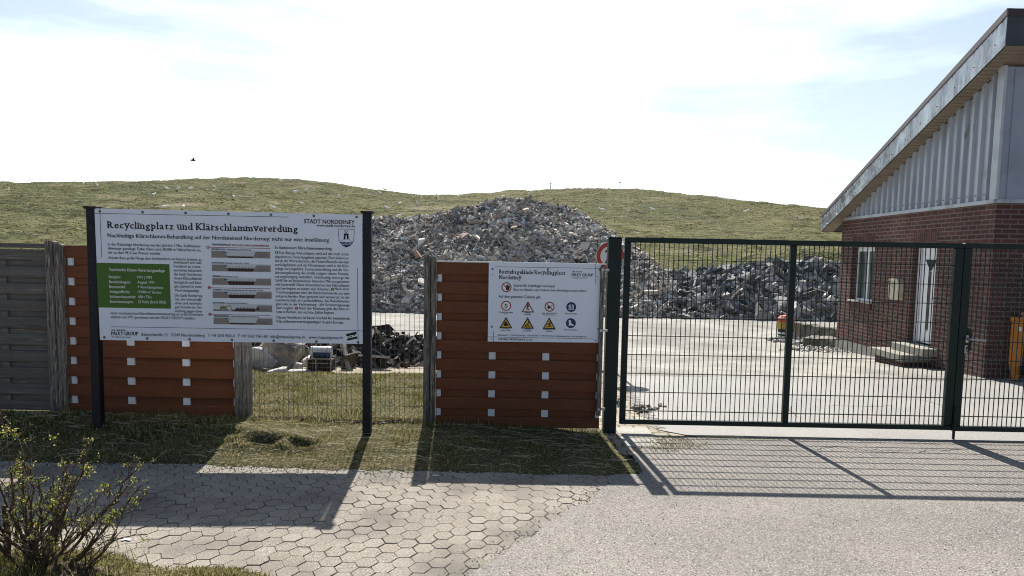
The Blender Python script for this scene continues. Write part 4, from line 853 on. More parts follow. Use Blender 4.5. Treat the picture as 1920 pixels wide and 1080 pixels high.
B2.local('white', P0, r0, [(-.52, .55), (-.50, -.30), (-.24, -.58), (-.14, -.55), (-.06, .55)], .0016); B2.local('white', P0, r0, [(.52, .55), (.50, -.30), (.24, -.58), (.14, -.55), (.06, .55)], .0016); B2.local('blue', P0, r0, [(-.55, .16), (.55, .16), (.55, .28), (-.55, .28)], .0020); B2.local('blue', P0, r0, [(-.28, -.5), (-.20, -.5), (-.26, .5), (-.34, .5)], .0020); B2.local('blue', P0, r0, [(.28, -.5), (.20, -.5), (.26, .5), (.34, .5)], .0020)
for P0, pts in (((948.6, 605.0), [(-.42, .56), (-.42, .2), (-.3, .1), (-.22, -.25), (.12, -.25), (.2, .12), (.5, .34), (.5, .5), (.36, .56), (.3, .44), (.2, .44), (.12, .58), (-.2, .58), (-.26, .46), (-.34, .46)]),
                ((989.0, 605.3), [(-.5, .42), (-.2, .22), (-.02, .1), (.12, -.12), (.42, -.34), (.46, -.26), (.2, .0), (.14, .26), (.4, .34), (.38, .42), (.06, .4), (-.1, .3), (-.34, .52), (.5, .56), (.5, .64), (-.5, .64)]),
                ((1029.6, 605.6), [(-.5, .64), (-.5, .56), (-.1, .56), (.1, .36), (-.2, .22), (-.44, .36), (-.48, .28), (-.2, .08), (.1, -.12), (.24, -.36), (.34, -.3), (.24, -.04), (.36, .1), (.32, .18), (.14, .1), (.1, .2), (.3, .34), (.16, .56), (.5, .56), (.5, .64)])):
    B2.scope = ('warning_symbol', P0); tri('ink', 'amber', P0, .062); B2.local('ink', P0, .058, pts, .0020); B2.disc('ink', (P0[0] + (1.3 if P0[0] > 960 else 20), P0[1] - 2.6), .006, .0020, n=8) if P0[0] > 960 else None
P0 = (1070, 604.8); B2.scope = ('warning_symbol', P0); B2.disc('blue', P0, r0)
B2.local('white', P0, r0, [(-.46, -.55), (-.02, -.62), (.04, -.1), (.30, .18), (.60, .36), (.60, .52), (.30, .56), (-.10, .36), (-.12, .52), (-.44, .52), (-.36, .05)], .0016)
KEYS2 = dict(head=('headline', m_ink), ink=('lettering', m_ink), grey=('tagline', m_greyink), red=('logo_dots', m_redp), redp=('red_symbols', m_redp), white=('symbol_fields', m_whiteink), blue=('blue_symbols', m_blue), amber=('amber_triangles', m_yellow))
B2.scope = None; B2.flush()
B2.make(KEYS2, plate)
for p, r in (((923.6, 504.4), .011), ((1027.5, 504.7), .011), ((1124.7, 506), .011), ((922, 612.5), .011), ((1121.6, 615.3), .011), ((923.3, 515), .005), ((1116.4, 636.7), .007), ((921.8, 634.8), .006), ((1120, 518), .006)):
    c = B2.P(*B2.st(*p), 0); b = MB(); b.tube([c, c + Vector((0, -.004, 0))], [r, r * .7], 10); b.build('screw', m_screw, sg)

# ---------------------------------------------------------------- the green gate
GY = 7.755
L = (1.052, GY + .07, 0); gp = thing('gate_post', L, 'thick dark green steel gate post beside the brown panel', 'gate post')
b = MB(); b.bbox(.984, 1.120, GY, GY + .14, -.05, 2.055, .006); b.build('post_tube', m_gate, gp)
b = MB(); b.bbox(.980, 1.124, GY - .004, GY + .144, 2.0555, 2.064, .002); b.build('post_cap', m_gate, gp)
L = (8.32, GY + .07, 0); gp2 = thing('gate_post', L, 'dark green gate post at the end of the leaf with the lever handle', 'gate post')
b = MB(); b.bbox(8.25, 8.385, GY, GY + .14, -.05, 2.055, .006); b.build('post_tube', m_gate, gp2)
def gate_leaf(x0, x1, zb, zt, mull, sides, label):
    t = thing('gate_leaf', (x0, GY + .03, 0), label, 'gate', 'gate leaves')
    y0, y1 = GY + .005, GY + .065; sl, sr = sides
    b = MB(); b.bbox(x0, x1, y0, y1, zt - .054, zt, .004); b.bbox(x0, x1, y0, y1, zb, zb + .05, .004)
    b.bbox(x0, x0 + sl, y0 + .002, y1 - .002, zb + .0505, zt - .0545, .004); b.bbox(x1 - sr, x1, y0 + .002, y1 - .002, zb + .0505, zt - .0545, .004)
    b.build('frame', m_gate, t)
    if mull:
        b = MB(); b.bbox(mull, mull + .062, y0 + .003, y1 - .003, zb + .0505, zt - .0545, .004); b.build('centre_bar', m_gate, t)
    ym = (y0 + y1) / 2; b = MB(); x = x0 + sl + .050
    while x < x1 - sr - .02:
        if not mull or not (mull - .004 < x < mull + .066): b.box(x - .0036, x + .0036, ym - .0036, ym + .0036, zb + .05, zt - .054)
        x += .0502
    for k in range(9):
        z = zt - .228 - k * .199
        for yy in (ym - .0105, ym + .0045): b.box(x0 + sl, x1 - sr, yy, yy + .006, z - .0035, z + .0035)
    b.build('bar_mesh', m_gate, t)
    return t
g1 = gate_leaf(1.155, 4.662, .103, 2.066, 2.874, (.062, .085), 'green bar mesh gate leaf with a centre bar, hinged on the thick post')
for z in (1.79, .33):
    b = MB(); b.box(1.1205, 1.1545, GY + .025, GY + .045, z - .018, z + .018); b.tube([(1.138, GY + .02, z - .05), (1.138, GY + .02, z + .05)], .011, 8); b.build('hinge', m_steel, g1)
b = MB(); b.bbox(4.6625, 4.712, GY + .050, GY + .066, .12, 2.06, .003); b.build('stop_strip', m_gate, g1)
b = MB(); b.box(4.668, 4.69, GY - .012, GY + .004, .0, .36); b.box(4.655, 4.70, GY - .006, GY + .0045, .13, .17); b.build('drop_bolt', m_gate, g1)
g2 = gate_leaf(4.668, 8.24, .095, 2.070, None, (.084, .062), 'green bar mesh gate leaf with the lever handle and lock box')
b = MB(); b.prism([(4.7525, .92), (4.792, .95), (4.806, .965), (4.806, 1.15), (4.792, 1.165), (4.7525, 1.20)], 1, GY + .006, GY + .062); b.build('lock_box', m_gate, g2)
b = MB(); b.bbox(4.738, 4.768, GY - .004, GY + .0045, 1.035, 1.115, .002); b.bbox(4.733, 4.763, GY - .004, GY + .0045, .925, 1.01, .002); b.build('lock_plate', m_steel, g2)
b = MB(); b.tube([(4.753, GY - .004, .985), (4.753, GY - .006, .985)], .011, 10); b.box(4.748, 4.753, GY - .0065, GY - .0045, .94, .975); b.build('lock_cylinder', m_ink, g2)
b = MB(); b.tube([(4.753, GY - .004, 1.077), (4.753, GY - .05, 1.077), (4.775, GY - .062, 1.077), (4.90, GY - .06, 1.066), (4.922, GY - .045, 1.066)], .011, 10); b.tube([(4.82, GY + .07, 1.09), (4.85, GY + .10, 1.09), (4.86, GY + .10, 1.09)], .012, 8)
b.build('lever_handle', m_steel, g2, smooth=True)

# round sign behind the gate post
L = (1.62, 12.32, 0); rs = thing('road_sign', L, 'round red and white road sign half hidden behind the gate post', 'road sign')
SX, SZ, SYY = 1.594, 1.878, 12.3
m_signred = mat('faded_sign_red', (0.36, 0.035, 0.02), .45, .4); m_signwhite = mat('sign_white', (0.62, 0.62, 0.62), .45, .4)
b = MB(); b.tube([(SX + .05, SYY + .03, -.1), (SX + .05, SYY + .03, 2.05)], .024, 12); b.build('pole', m_steel, rs)
def disc(name, r, y, mt, r_in=0, th=.003):
    b = MB(); n = 40; ring = lambda rr, yy: [(SX + rr * math.cos(2 * math.pi * k / n), yy, SZ + rr * math.sin(2 * math.pi * k / n)) for k in range(n)]
    if r_in: b.add(ring(r, y) + ring(r_in, y), [(k, (k + 1) % n, n + (k + 1) % n, n + k) for k in range(n)])
    else: b.add(ring(r, y) + ring(r, y + th), [tuple(range(n)), tuple(range(n, 2 * n))] + [(k, (k + 1) % n, n + (k + 1) % n, n + k) for k in range(n)])
    return b.build(name, mt, rs)
disc('sign_disc', .236, SYY, m_signwhite); disc('red_ring', .228, SYY - .002, m_signred, .166)
(v, f), = text_meshes([('20', .035)]); v = v - np.array([(v[:, 0].min() + v[:, 0].max()) / 2, .365]); b = MB(); b.add([(SX + p[0] * .19, SYY - .003, SZ + p[1] * .32) for p in v], f); b.build('number', m_ink, rs, fix=False)

# ---------------------------------------------------------------- the brick building (local axes: x into the house, y along the long wall away from the gate)
BX, BY, BA = 7.754, 12.148, -math.atan(.030)
c1, c2, mo = (0.140, 0.062, 0.052), (0.085, 0.039, 0.034), (0.21, 0.172, 0.155)
m_brickL = m_brickF = brick_mat('red_brick_wall', 'wrap', 2, c1, c2, mo, .245, .0785, .010)
m_soldier = brick_mat('upright_brick_course', 2, 1, c1, c2, (0.17, 0.13, 0.115), .5, .0785, .008)
m_found = mat('plinth_concrete', (0.33, 0.32, 0.29), .9, .2, mixes=[((.22, .21, .19), 2.4, .42, .66, 6)], bumps=[(40, .5, .005)])
m_clad = mat('pale_blue_grey_sheet', (0.40, 0.43, 0.49), .42, .5, .15, mixes=[((.28, .29, .32), 2.0, .45, .72, 6), ((.20, .19, .17), 5, .62, .75, 6)], stretch=(1, 2.5, .5))
m_trim = mat('light_grey_trim', (0.44, 0.47, 0.52), .45, .5, .1, mixes=[((.32, .34, .37), 3, .45, .7)])
m_fascia = mat('dented_zinc_fascia', (0.34, 0.36, 0.39), .30, .5, .75, mixes=[((.20, .21, .24), 1.8, .42, .62, 4), ((.46, .50, .54), 1.1, .52, .72, 3)], bumps=[(1.6, .55, .12), (5, .25, .03)], stretch=(1, 2.2, .8))
m_fasciaF = mat('dark_slate_fascia', (0.045, 0.05, 0.062), .5, .4, .2, mixes=[((.06, .065, .08), 4, .45, .7)])
m_capfl = mat('brown_cap_flashing', (0.17, 0.135, 0.135), .4, .5, .5)
m_soffit = mat('tan_soffit_boards', (0.235, 0.195, 0.15), .7, .3, mixes=[((.18, .15, .115), 3, .45, .7)])
m_roof = mat('dark_roofing', (0.06, 0.06, 0.065), .9, .2, bumps=[(30, .6, .01)])
m_pvc = mat('white_pvc', (0.82, 0.83, 0.86), .35, .5)
m_glass = mat('window_glass', (0.06, 0.08, 0.078), .04, .9, mixes=[((.22, .26, .25), 1.4, .45, .6)], stretch=(3, 3, .6))
m_curtain = mat('net_curtain', (0.42, 0.44, 0.42), .9, .1, bumps=[(20, .8, .02)], stretch=(8, 8, .3))
hs = thing('brick_building', (BX, BY, 0), 'red brick workshop with a metal clad gable and steep sloping roof', 'building', rz=BA, local=True)
WL = 9.2; WD = .32
b = MB()
b.box(0, WD, 0, 1.69, -.5, 2.84); b.box(0, WD, 1.69, 2.57, 2.44, 2.84); b.box(0, WD, 1.69, 2.57, -.5, .255)
b.box(0, WD, 2.57, 4.23, 0, 2.84); b.box(0, WD, 4.23, 5.40, .0, .95); b.box(0, WD, 4.23, 5.40, 2.44, 2.84); b.box(0, WD, 5.40, 6.033, 0, 2.84)
b.build('wall', m_brickL, hs)
for a_, e_ in ((1.69, 2.57), (4.23, 5.40)): MB().box(0, WD, a_, e_, 2.205, 2.44).build('lintel', m_soldier, hs)
b = MB(); b.box(WD, WL, 0, WD, -.5, 2.84); b.build('gable_wall', m_brickF, hs)
b = MB(); b.box(WD, WL, 6.033 - WD, 6.033, -.5, 2.84); b.box(WL - WD, WL, WD, 6.033 - WD, -.5, 2.84); b.build('rear_wall', m_brickF, hs)
b = MB(); b.box(-.003, WD, 2.5705, 6.036, -.62, -.001); b.build('plinth', m_found, hs)
sof = lambda y: 5.03 - .3683 * y
b = MB(); y = .13; prof = []; k = 0
while y < 5.74:
    prof += [(.022, y), (.022, y + .105), (-.030, y + .125), (-.030, y + .20)]; y += .245
vs, fs = [], []
for dx, yy in prof: vs += [(dx, yy, 2.905), (dx, yy, sof(yy) - .01)]
fs = [(2 * i, 2 * i + 2, 2 * i + 3, 2 * i + 1) for i in range(len(prof) - 1) if vs[2 * i + 3][2] > 2.92]
b.add(vs, fs); b.build('wall_cladding', m_clad, hs, fix=False)
b = MB(); b.prism([(0.0, 2.8405), (6.033, 2.8405), (6.033, sof(6.033) - .02), (0, sof(0) - .02)], 0, .03, .12); b.build('cladding_backing', m_greyink, hs)
b = MB()
b.box(-.046, .029, 0.0, 5.86, 2.842, 2.903); b.box(-.046, 0.0, -.046, .125, 2.9035, sof(.06) - .01); b.build('cladding_trim', m_trim, hs)
b = MB(); x = .13
b.box(.0005, WL, -.02, .0, 2.9035, 4.98)
while x < WL: b.box(x, x + .335, -.034, -.0205, 2.905, 4.95); x += .345
b.build('gable_cladding', mat('blue_grey_gable_sheet', (0.30, 0.325, 0.40), .5, .4, .1, mixes=[((.25, .27, .33), 2.5, .45, .7)]), hs)
b = MB(); b.box(-.0005, WL, -.058, -.001, 2.8425, 2.9025); b.build('gable_trim', m_trim, hs)
b = MB(); q = 0
for dx, yy in prof[2::4]:
    if sof(yy) > 3.25: b.tube([(dx - .0005, yy + .037, 3.0), (dx - .006, yy + .037, 3.0)], .011, 8)
b.build('cladding_screws', m_ink, hs)
# roof
OS, yN, yF = -.28, -.43, 6.58
zbN, zbF, ztN, ztF = 5.185, 2.602, 5.72, 3.0
b = MB(); NY = 34
V, Fs = [], []
for i in range(NY + 1):
    t = i / NY; yy = yN + (yF - yN) * t; zb_, zt_ = zbN + (zbF - zbN) * t, ztN + (ztF - ztN) * t
    for j in range(6):
        dent = .010 * mnoise.noise(Vector((yy * 2.1, j * .9, 3.3))) + .004 * mnoise.noise(Vector((yy * 6, j * 2.2, 1.3)))
        V.append((OS - .018 + (dent if 0 < j < 5 else 0), yy, zb_ + (zt_ - zb_) * (j / 5) * .86))
Fs = [(i * 6 + j, i * 6 + j + 1, (i + 1) * 6 + j + 1, (i + 1) * 6 + j) for i in range(NY) for j in range(5)]
b.add(V, Fs); fa = b.build('fascia', m_fascia, hs, smooth=True)
b = MB()
def slab_yz(x0, x1, pts): b.prism(pts, 0, x0, x1)
slab_yz(OS, WL + .3, [(yN, zbN + .004), (yF, zbF + .004), (yF, ztF - .02), (yN, ztN - .02)]); roof = b.build('roof', m_roof, hs)
b = MB(); slab_yz(OS - .034, OS - .0045, [(yN - .01, ztN - .085), (yF + .01, ztF - .06), (yF + .01, ztF + .012), (yN - .01, ztN + .012)])
slab_yz(OS - .034, OS + .06, [(yN - .01, ztN + .0125), (yF + .01, ztF + .0125), (yF + .01, ztF + .018), (yN - .01, ztN + .018)]); b.build('cap_flashing', m_capfl, roof)
b = MB(); b.box(OS - .018, WL + .3, yN - .012, yN - .001, zbN, ztN - .086); b.build('front_fascia', m_fasciaF, roof)
b = MB(); b.box(OS - .004, WL + .3, yN - .022, yN - .0125, ztN - .10, ztN + .012); b.build('front_cap', mat('dark_cap', (.05, .035, .04), .45), roof)
b = MB(); y = yN
while y < yF - .02:
    y2 = min(y + .094, yF); z1, z2 = zbN + (zbF - zbN) * (y - yN) / (yF - yN), zbN + (zbF - zbN) * (y2 - .006 - yN) / (yF - yN)
    b.prism([(y, z1 + .002), (y2 - .007, z2 + .002), (y2 - .007, z2 - .008), (y, z1 - .008)], 0, OS + .004, -.002 if (y > 0) else WL); y += .1
b.build('soffit', m_soffit, roof)
b = MB(); b.box(OS, WL + .3, yF + .001, yF + .02, zbF - .01, ztF - .03); b.build('eave_board', m_fasciaF, roof)
b = MB()
for i in range(13):
    t = (i + .5) / 13; yy = yN + (yF - yN) * t; z = zbN + (zbF - zbN) * t + .12 * (1 - t) + .07
    b.tube([(OS - .012, yy, z), (OS - .034, yy, z)], .010, 8)
b.build('fascia_screws', m_steel, fa)
# window
win = MB(); xw = .125; y0, y1, z0, z1 = 4.235, 5.395, .955, 2.205
fr = MB(); fr.box(xw, xw + .06, y0, y0 + .075, z0, z1); fr.box(xw, xw + .06, y1 - .075, y1, z0, z1); fr.box(xw, xw + .06, y0 + .075, y1 - .075, z0, z0 + .075); fr.box(xw, xw + .06, y0 + .075, y1 - .075, z1 - .10, z1)
fr.box(xw + .01, xw + .05, 4.78, 4.84, z0 + .075, z1 - .10)
wf = fr.build('window', m_pvc, hs)
g = MB(); g.box(xw + .02, xw + .03, y0 + .075, y1 - .075, z0 + .075, z1 - .10); g.build('pane', m_glass, wf)
g = MB(); g.box(-.045, xw - .001, y0 - .03, y1 + .02, .951, .985); g.build('sill', mat('cream_sill', (.55, .53, .48), .6), wf)
g = MB(); g.box(-.030, -.001, y0 - .02, y1 + .01, .82, .9505); g.build('brick_sill', m_soldier, hs)
# door
dr = MB(); xd = .115; y0, y1, z0, z1 = 1.695, 2.565, .300, 2.205
dr.box(xd, xd + .07, y0, y0 + .06, z0, z1); dr.box(xd, xd + .07, y1 - .06, y1, z0, z1); dr.box(xd, xd + .07, y0 + .06, y1 - .06, z1 - .06, z1)
dr.box(xd - .012, xd - .0005, y1 - .13, y1 - .085, z0 + .02, z1 - .02)
d = dr.build('door', m_pvc, hs)
lf = MB(); lf.box(xd + .018, xd + .06, y0 + .0605, y1 - .0605, z0 + .03, z1 - .0605)
for a, c_, e, h_ in ((1.80, 2.46, .42, .46), (1.80, 2.46, 1.98, 2.02)): lf.box(xd + .012, xd + .0178, a, c_, e, e + .018)
lf.build('door_leaf', m_pvc, d)
gl = MB(); gl.prism([(1.89, 1.93), (2.31, 1.93), (2.10, 1.70)], 0, xd + .010, xd + .0175); gl.build('glass_triangle', mat('green_glass', (.03, .055, .045), .1, .8), d)
gl = MB(); gl.prism([(2.075, 1.70), (2.125, 1.70), (2.125, .62), (2.10, .56), (2.075, .62)], 0, xd + .008, xd + .0175); gl.build('dark_inlay', mat('dark_inlay', (.05, .045, .045), .4), d)
gl = MB(); gl.tube([(xd + .01, 1.86, 1.20), (xd - .035, 1.86, 1.20), (xd - .035, 1.97, 1.19)], .010, 8); gl.build('door_handle', m_steel, d)
gl = MB(); gl.box(-.02, xd + .08, 1.70, 2.56, .258, .299); gl.build('threshold', m_steel, d)
m_step = mat('step_concrete', (0.30, 0.285, 0.245), .9, .2, mixes=[((.20, .19, .165), 4, .42, .68, 6), ((.42, .40, .355), 60, .55, .7)], bumps=[(60, .5, .004)])
b = MB(); b.bbox(-.275, -.002, 1.42, 2.62, .150, .292, .006); st1 = b.build('door_step', m_step, hs)
b = MB(); b.bbox(-.56, -.002, 1.62, 2.95, .025, .1485, .006); b.build('door_step', m_step, hs)
b = MB(); b.box(-.48, -.003, 1.72, 2.8, -.4, .0245); b.build('step_base', m_brickF, hs)
# mailbox on the long wall
ca, sa = math.cos(BA), math.sin(BA)
bl = lambda x, y, z: (BX + x * ca - y * sa, BY + x * sa + y * ca, z)
mb_ = thing('mailbox', bl(-.002, 3.04, 1.11), 'cream wall mailbox with curved sides between window and door', 'mailbox', rz=BA, local=True)
m_cream = mat('cream_enamel', (.56, .52, .40), .4, .5)
prof = [(-.19, 0), (.17, 0), (.20, .05), (.195, .15), (.215, .26), (.205, .34), (.15, .385), (-.17, .385), (-.215, .34), (-.215, .26), (-.195, .15), (-.215, .04)]
b = MB(); b.prism(prof, 0, -.11, -.0); b.build('box_body', m_cream, mb_)
b = MB(); b.prism([(-.05, .02), (.14, .02), (.155, .12), (.13, .22), (.15, .33), (-.05, .33)], 0, -.128, -.1105); b.build('front_flap', mat('cream_enamel_dark', (.42, .39, .30), .4, .5), mb_)
b = MB(); b.prism([(-.20, .386), (.18, .386), (.12, .43), (-.14, .43)], 0, -.14, -.001); b.tube([(-.13, .04, .30), (-.134, .04, .30)], .014, 10); b.build('lid', m_cream, mb_)
# orange pallet jack stood up against the gable wall
m_orange = mat('worn_orange_paint', (0.64, 0.215, 0.025), .5, .4, mixes=[((.45, .19, .03), 5, .48, .7, 6), ((.14, .075, .04), 22, .64, .72, 5)])
pj = thing('pallet_jack', bl(.62, -.16, 0), 'orange hand pallet jack stood upright against the brick gable', 'pallet jack', rz=BA, local=True)
m_tyre = mat('black_polyurethane', (.012, .012, .013), .5)
for x0 in (-.31, .19):
    b = MB(); b.prism([(x0 + .045, .015), (x0 + .105, .015), (x0 + .12, .09), (x0 + .150, .20), (x0 + .155, .95), (x0, .95), (x0 - .012, .22), (x0 + .02, .10)], 1, -.06, .0)
    b.box(x0 + .006, x0 + .022, -.0005, .045, .26, .94); b.box(x0 + .13, x0 + .146, -.0005, .045, .26, .94)
    f_ = b.build('fork', m_orange, pj)
    b = MB(); b.tube([(x0 + .115, -.075, .17), (x0 + .175, -.075, .17)], .075, 18); b.build('roller', m_tyre, pj)
b = MB(); b.box(x0 - .455, x0 - .395, -.0625, -.0605, .80, .87); b.build('sticker', m_whiteink, pj)
b = MB(); b.box(-.31, .345, -.02, .06, .951, 1.02); b.box(-.12, .15, .0, .10, 1.0205, 1.10); b.build('lift_body', m_orange, pj)
b = MB(); b.tube([(.02, .02, 1.02), (-.02, -.16, 1.10), (-.06, -.26, 1.12)], .018, 8); b.tube([(-.32, -.2, 1.09), (-.2, -.22, 1.115), (.1, -.24, 1.12), (.28, -.25, 1.12)], .014, 8); b.tube([(-.22, -.05, .99), (-.20, -.20, 1.10)], .012, 8); b.build('pull_handle', m_scrapmetal, pj)

# ---------------------------------------------------------------- low walls, painted bollard, stones by the far corner
def wall_seg(name, p, q, th, z0, z1, material, label, cat):
    p, q = Vector((*p, 0)), Vector((*q, 0)); t = (q - p).normalized(); n_ = Vector((-t.y, t.x, 0)) * th
    g = random.Random(len(label)); b = MB(); K = 14; V = []
    for i in range(K + 1):
        c_ = p.lerp(q, i / K); dz = g.uniform(-.02, .02)
        for off, z in ((0, z0), (0, z1 + dz - .02), (.02, z1 + dz), (th - .02, z1 + dz), (th, z1 + dz - .02), (th, z0)):
            V.append(c_ + n_ / th * (off + g.uniform(-.008, .008)) + Vector((0, 0, z)))
    b.add(V, [(i * 6 + k, i * 6 + (k + 1) % 6, (i + 1) * 6 + (k + 1) % 6, (i + 1) * 6 + k) for i in range(K) for k in range(6)] + [(5, 4, 3, 2, 1, 0), tuple(K * 6 + k for k in range(6))])
    o = b.build(name, material); alone(o, p.lerp(q, .5)); return tag(o, label, cat)
wall_seg('low_wall', (7.95, 21.0), (8.45, 19.0), .22, -.5, .14, m_darkconcrete, 'low mossy concrete wall running from the painted bollard to the building', 'low wall')
wall_seg('kerb_wall', (7.35, 18.75), (7.98, 18.30), .9, -.5, -.06, m_darkconcrete, 'lower broad concrete kerb at the far corner of the building', 'low wall')
b = MB(); bx, by, bz = 7.62, 20.7, -.33
ringp = [(.205, 0), (.215, .05), (.20, .28), (.225, .31), (.235, .50), (.20, .60), (.13, .66), (.0, .685)]
def rev(name, pr, material, parent=None, L=(bx, by, bz)):
    b = MB(); n = 20; V = []
    for r, z in pr: V += [(L[0] + max(r, .001) * math.cos(2 * math.pi * k / n), L[1] + max(r, .001) * math.sin(2 * math.pi * k / n), L[2] + z) for k in range(n)]
    b.add(V, [(i * n + k, i * n + (k + 1) % n, (i + 1) * n + (k + 1) % n, (i + 1) * n + k) for i in range(len(pr) - 1) for k in range(n)] + [tuple(range(n))[::-1], tuple((len(pr) - 1) * n + k for k in range(n))])
    return b.build(name, material, parent, smooth=False)
bo = thing('painted_bollard', (bx, by, bz), 'stubby painted bollard with red top, yellow middle and black and white bands', 'bollard')
rev('black_base', [(.205, 0), (.212, .30)], mat('black_gloss', (.012, .012, .014), .5), bo)
rev('white_band', [(.216, .07), (.218, .12)], mat('white_gloss', (.7, .7, .68), .5), bo); rev('white_band', [(.217, .165), (.219, .215)], MATS['white_gloss'], bo)
rev('yellow_band', [(.222, .3005), (.236, .40), (.232, .50)], mat('yellow_gloss', (.38, .27, .06), .5, mixes=[((.2, .12, .03), 12, .5, .7)]), bo)
rev('red_top', [(.234, .5005), (.225, .60), (.15, .675), (.0, .70)], mat('red_gloss', (.40, .07, .045), .5), bo)
g = np.random.default_rng(77); n = 260
pts = np.stack([g.normal(7.35, .35, n), g.normal(17.7, .25, n), np.full(n, -.26)], 1); pts[:, 0] = np.minimum(pts[:, 0], 7.85)
v, f = chunks(pts, g.uniform(.03, .10, (n, 3)), seed=78); pts2 = np.stack([g.normal(7.55, .22, 200), g.normal(20.0, .35, 200), np.full(200, -.28)], 1)
v2, f2 = chunks(pts2, g.uniform(.03, .11, (200, 3)), seed=79)
me = bpy.data.meshes.new('pebbles'); me.from_pydata(np.concatenate([v, v2]).tolist(), [], np.concatenate([f, f2 + len(v)]).tolist()); me.materials.append(mat('pale_gravel', (.4, .38, .34), .9, island=[(0, (.2, .19, .17)), (1, (.6, .57, .52))]))
o = bpy.data.objects.new('loose_gravel', me); COL.objects.link(o); tag(o, 'pale loose gravel by the far building corner and the low walls', 'gravel', kind='stuff')
g = np.random.default_rng(80); n = 55
pts = np.stack([g.normal(1.62, .10, n), g.normal(9.05, .10, n), g.uniform(0, .02, n)], 1)
v, f = chunks(pts, g.uniform(.015, .05, (n, 3)), seed=81)
me = bpy.data.meshes.new('crumbs'); me.from_pydata(v.tolist(), [], f.tolist()); me.materials.append(mat('dark_crumbs', (.2, .2, .2), .9, island=[(0, (.07, .06, .05)), (.45, (.2, .18, .15)), (1, (.55, .52, .47))]))
o = bpy.data.objects.new('stone_crumbs', me); COL.objects.link(o); tag(o, 'dark stone crumbs on the ground just inside the gate hinge', 'debris', kind='stuff')

# ---------------------------------------------------------------- the budding shrub in front
L = (-2.78, 3.98, .02); sh = thing('budding_shrub', L, 'bare twiggy shrub with fresh yellow green buds in the near corner', 'shrub')
m_bark = mat('dark_twig_bark', (0.078, 0.050, 0.037), .85, .2, mixes=[((.17, .135, .11), 18, .5, .7)], bumps=[(60, .5, .004)])
m_leaf = mat('fresh_bud_leaves', (0.3, 0.36, 0.06), .6, .3, island=[(0, (0.14, 0.20, 0.025)), (.4, (0.28, 0.34, 0.05)), (.75, (0.48, 0.47, 0.12)), (1, (0.55, 0.42, 0.16))], trans=.45)
br, twig, lv = MB(), MB(), MB()
g = random.Random(23)
def leaf_cluster(p, d, n, size):
    for _ in range(n):
        a = Vector((g.gauss(0, 1), g.gauss(0, 1), g.gauss(.4, 1))).normalized(); s_ = a.cross(Vector((g.gauss(0, 1), g.gauss(0, 1), g.gauss(0, 1)))).normalized()
        c = p + Vector((g.gauss(0, 1), g.gauss(0, 1), g.gauss(0, 1))) * size * .75; ln = size * g.uniform(.6, 1.3); wd = ln * .30
        lv.add([c, c + a * ln * .5 + s_ * wd, c + a * ln, c + a * ln * .5 - s_ * wd], [(0, 1, 2, 3)])
def grow(p, d, length, r, depth):
    pts, rads = [p.copy()], [r]; n = 7 if depth < 2 else 5
    dd = d.normalized()
    for i in range(n):
        dd = (dd + Vector((g.gauss(0, .16), g.gauss(0, .16), g.gauss(.03, .12)))).normalized()
        p = p + dd * length / n; pts.append(p.copy()); rads.append(r * (1 - .62 * (i + 1) / n))
        if depth < 3 and i > 0 and g.random() < (.80 if depth == 0 else .55):
            sd = (dd + Vector((g.gauss(0, .55), g.gauss(0, .45), g.gauss(.15, .4)))).normalized()
            grow(p, sd, length * g.uniform(.26, .48), rads[-1] * .66, depth + 1)
        if depth >= 1 and g.random() < .025: leaf_cluster(p, dd, g.randint(3, 8), g.uniform(.008, .014))
    (br if depth < 2 else twig).tube(pts, [max(x, .0019) for x in rads], 6 if depth == 0 else 4)
    if g.random() < .065: leaf_cluster(p, dd, g.randint(7, 18), g.uniform(.010, .017))
tips = [(-2.03, .42), (-2.15, .68), (-2.21, .86), (-2.09, .56), (-2.34, .76), (-2.45, .70), (-2.56, .82), (-2.66, .87), (-2.80, .74), (-2.93, .62), (-2.30, .52), (-2.24, .36), (-2.50, .56), (-2.40, .62), (-2.72, .60), (-3.02, .80), (-3.12, .56), (-2.62, .50), (-2.86, .86), (-2.18, .50), (-2.48, .44), (-2.76, .46), (-3.2, .42), (-2.36, .34)]
def stem_to(tx, tz, r):
    p0 = Vector((-2.64 + g.uniform(-.13, .10) + (tx + 2.64) * .10, 3.98 + g.uniform(-.08, .10), .0)); p1 = Vector((tx, 4.0 + g.uniform(-.28, .22), tz * g.uniform(.86, .98)))
    bow = Vector((g.gauss(0, .04), g.gauss(0, .05), .10 * abs(tx + 2.64) + g.gauss(0, .03))); pts, rads = [], []; n = 9
    for i in range(n + 1):
        t = i / n; q = p0.lerp(p1, t) - bow * (4 * t * (1 - t)) * .5 + Vector((g.gauss(0, .007), g.gauss(0, .007), g.gauss(0, .007)))
        pts.append(q); rads.append(r * (1 - .72 * t))
    br.tube(pts, rads, 6); d = (p1 - p0).normalized()
    for i in range(2, n + 1):
        for _ in range(2):
            if g.random() < .62:
                sd = (d + Vector((g.gauss(0, .55), g.gauss(0, .45), g.gauss(.2, .4)))).normalized(); grow(pts[i], sd, g.uniform(.10, .26) * (1.15 - .5 * i / n), rads[i] * .62, 1)
    leaf_cluster(pts[-1], d, g.choice((0, 0, 5, 9)), .012)
for tx, tz in tips: stem_to(tx, tz, g.uniform(.0085, .0135))
for dx, h_ in ((-.02, .42), (-.16, .22), (-.2, .30)): br.tube([(L[0] + dx, L[1] + .05, 0), (L[0] + dx + .01, L[1] + .06, h_ * .6), (L[0] + dx + .005, L[1] + .05, h_)], [.019, .017, .014], 8)
br.build('branches', m_bark, sh, smooth=True); twig.build('twigs', m_bark, sh, smooth=True, fix=False); lv.build('buds', m_leaf, sh, fix=False)
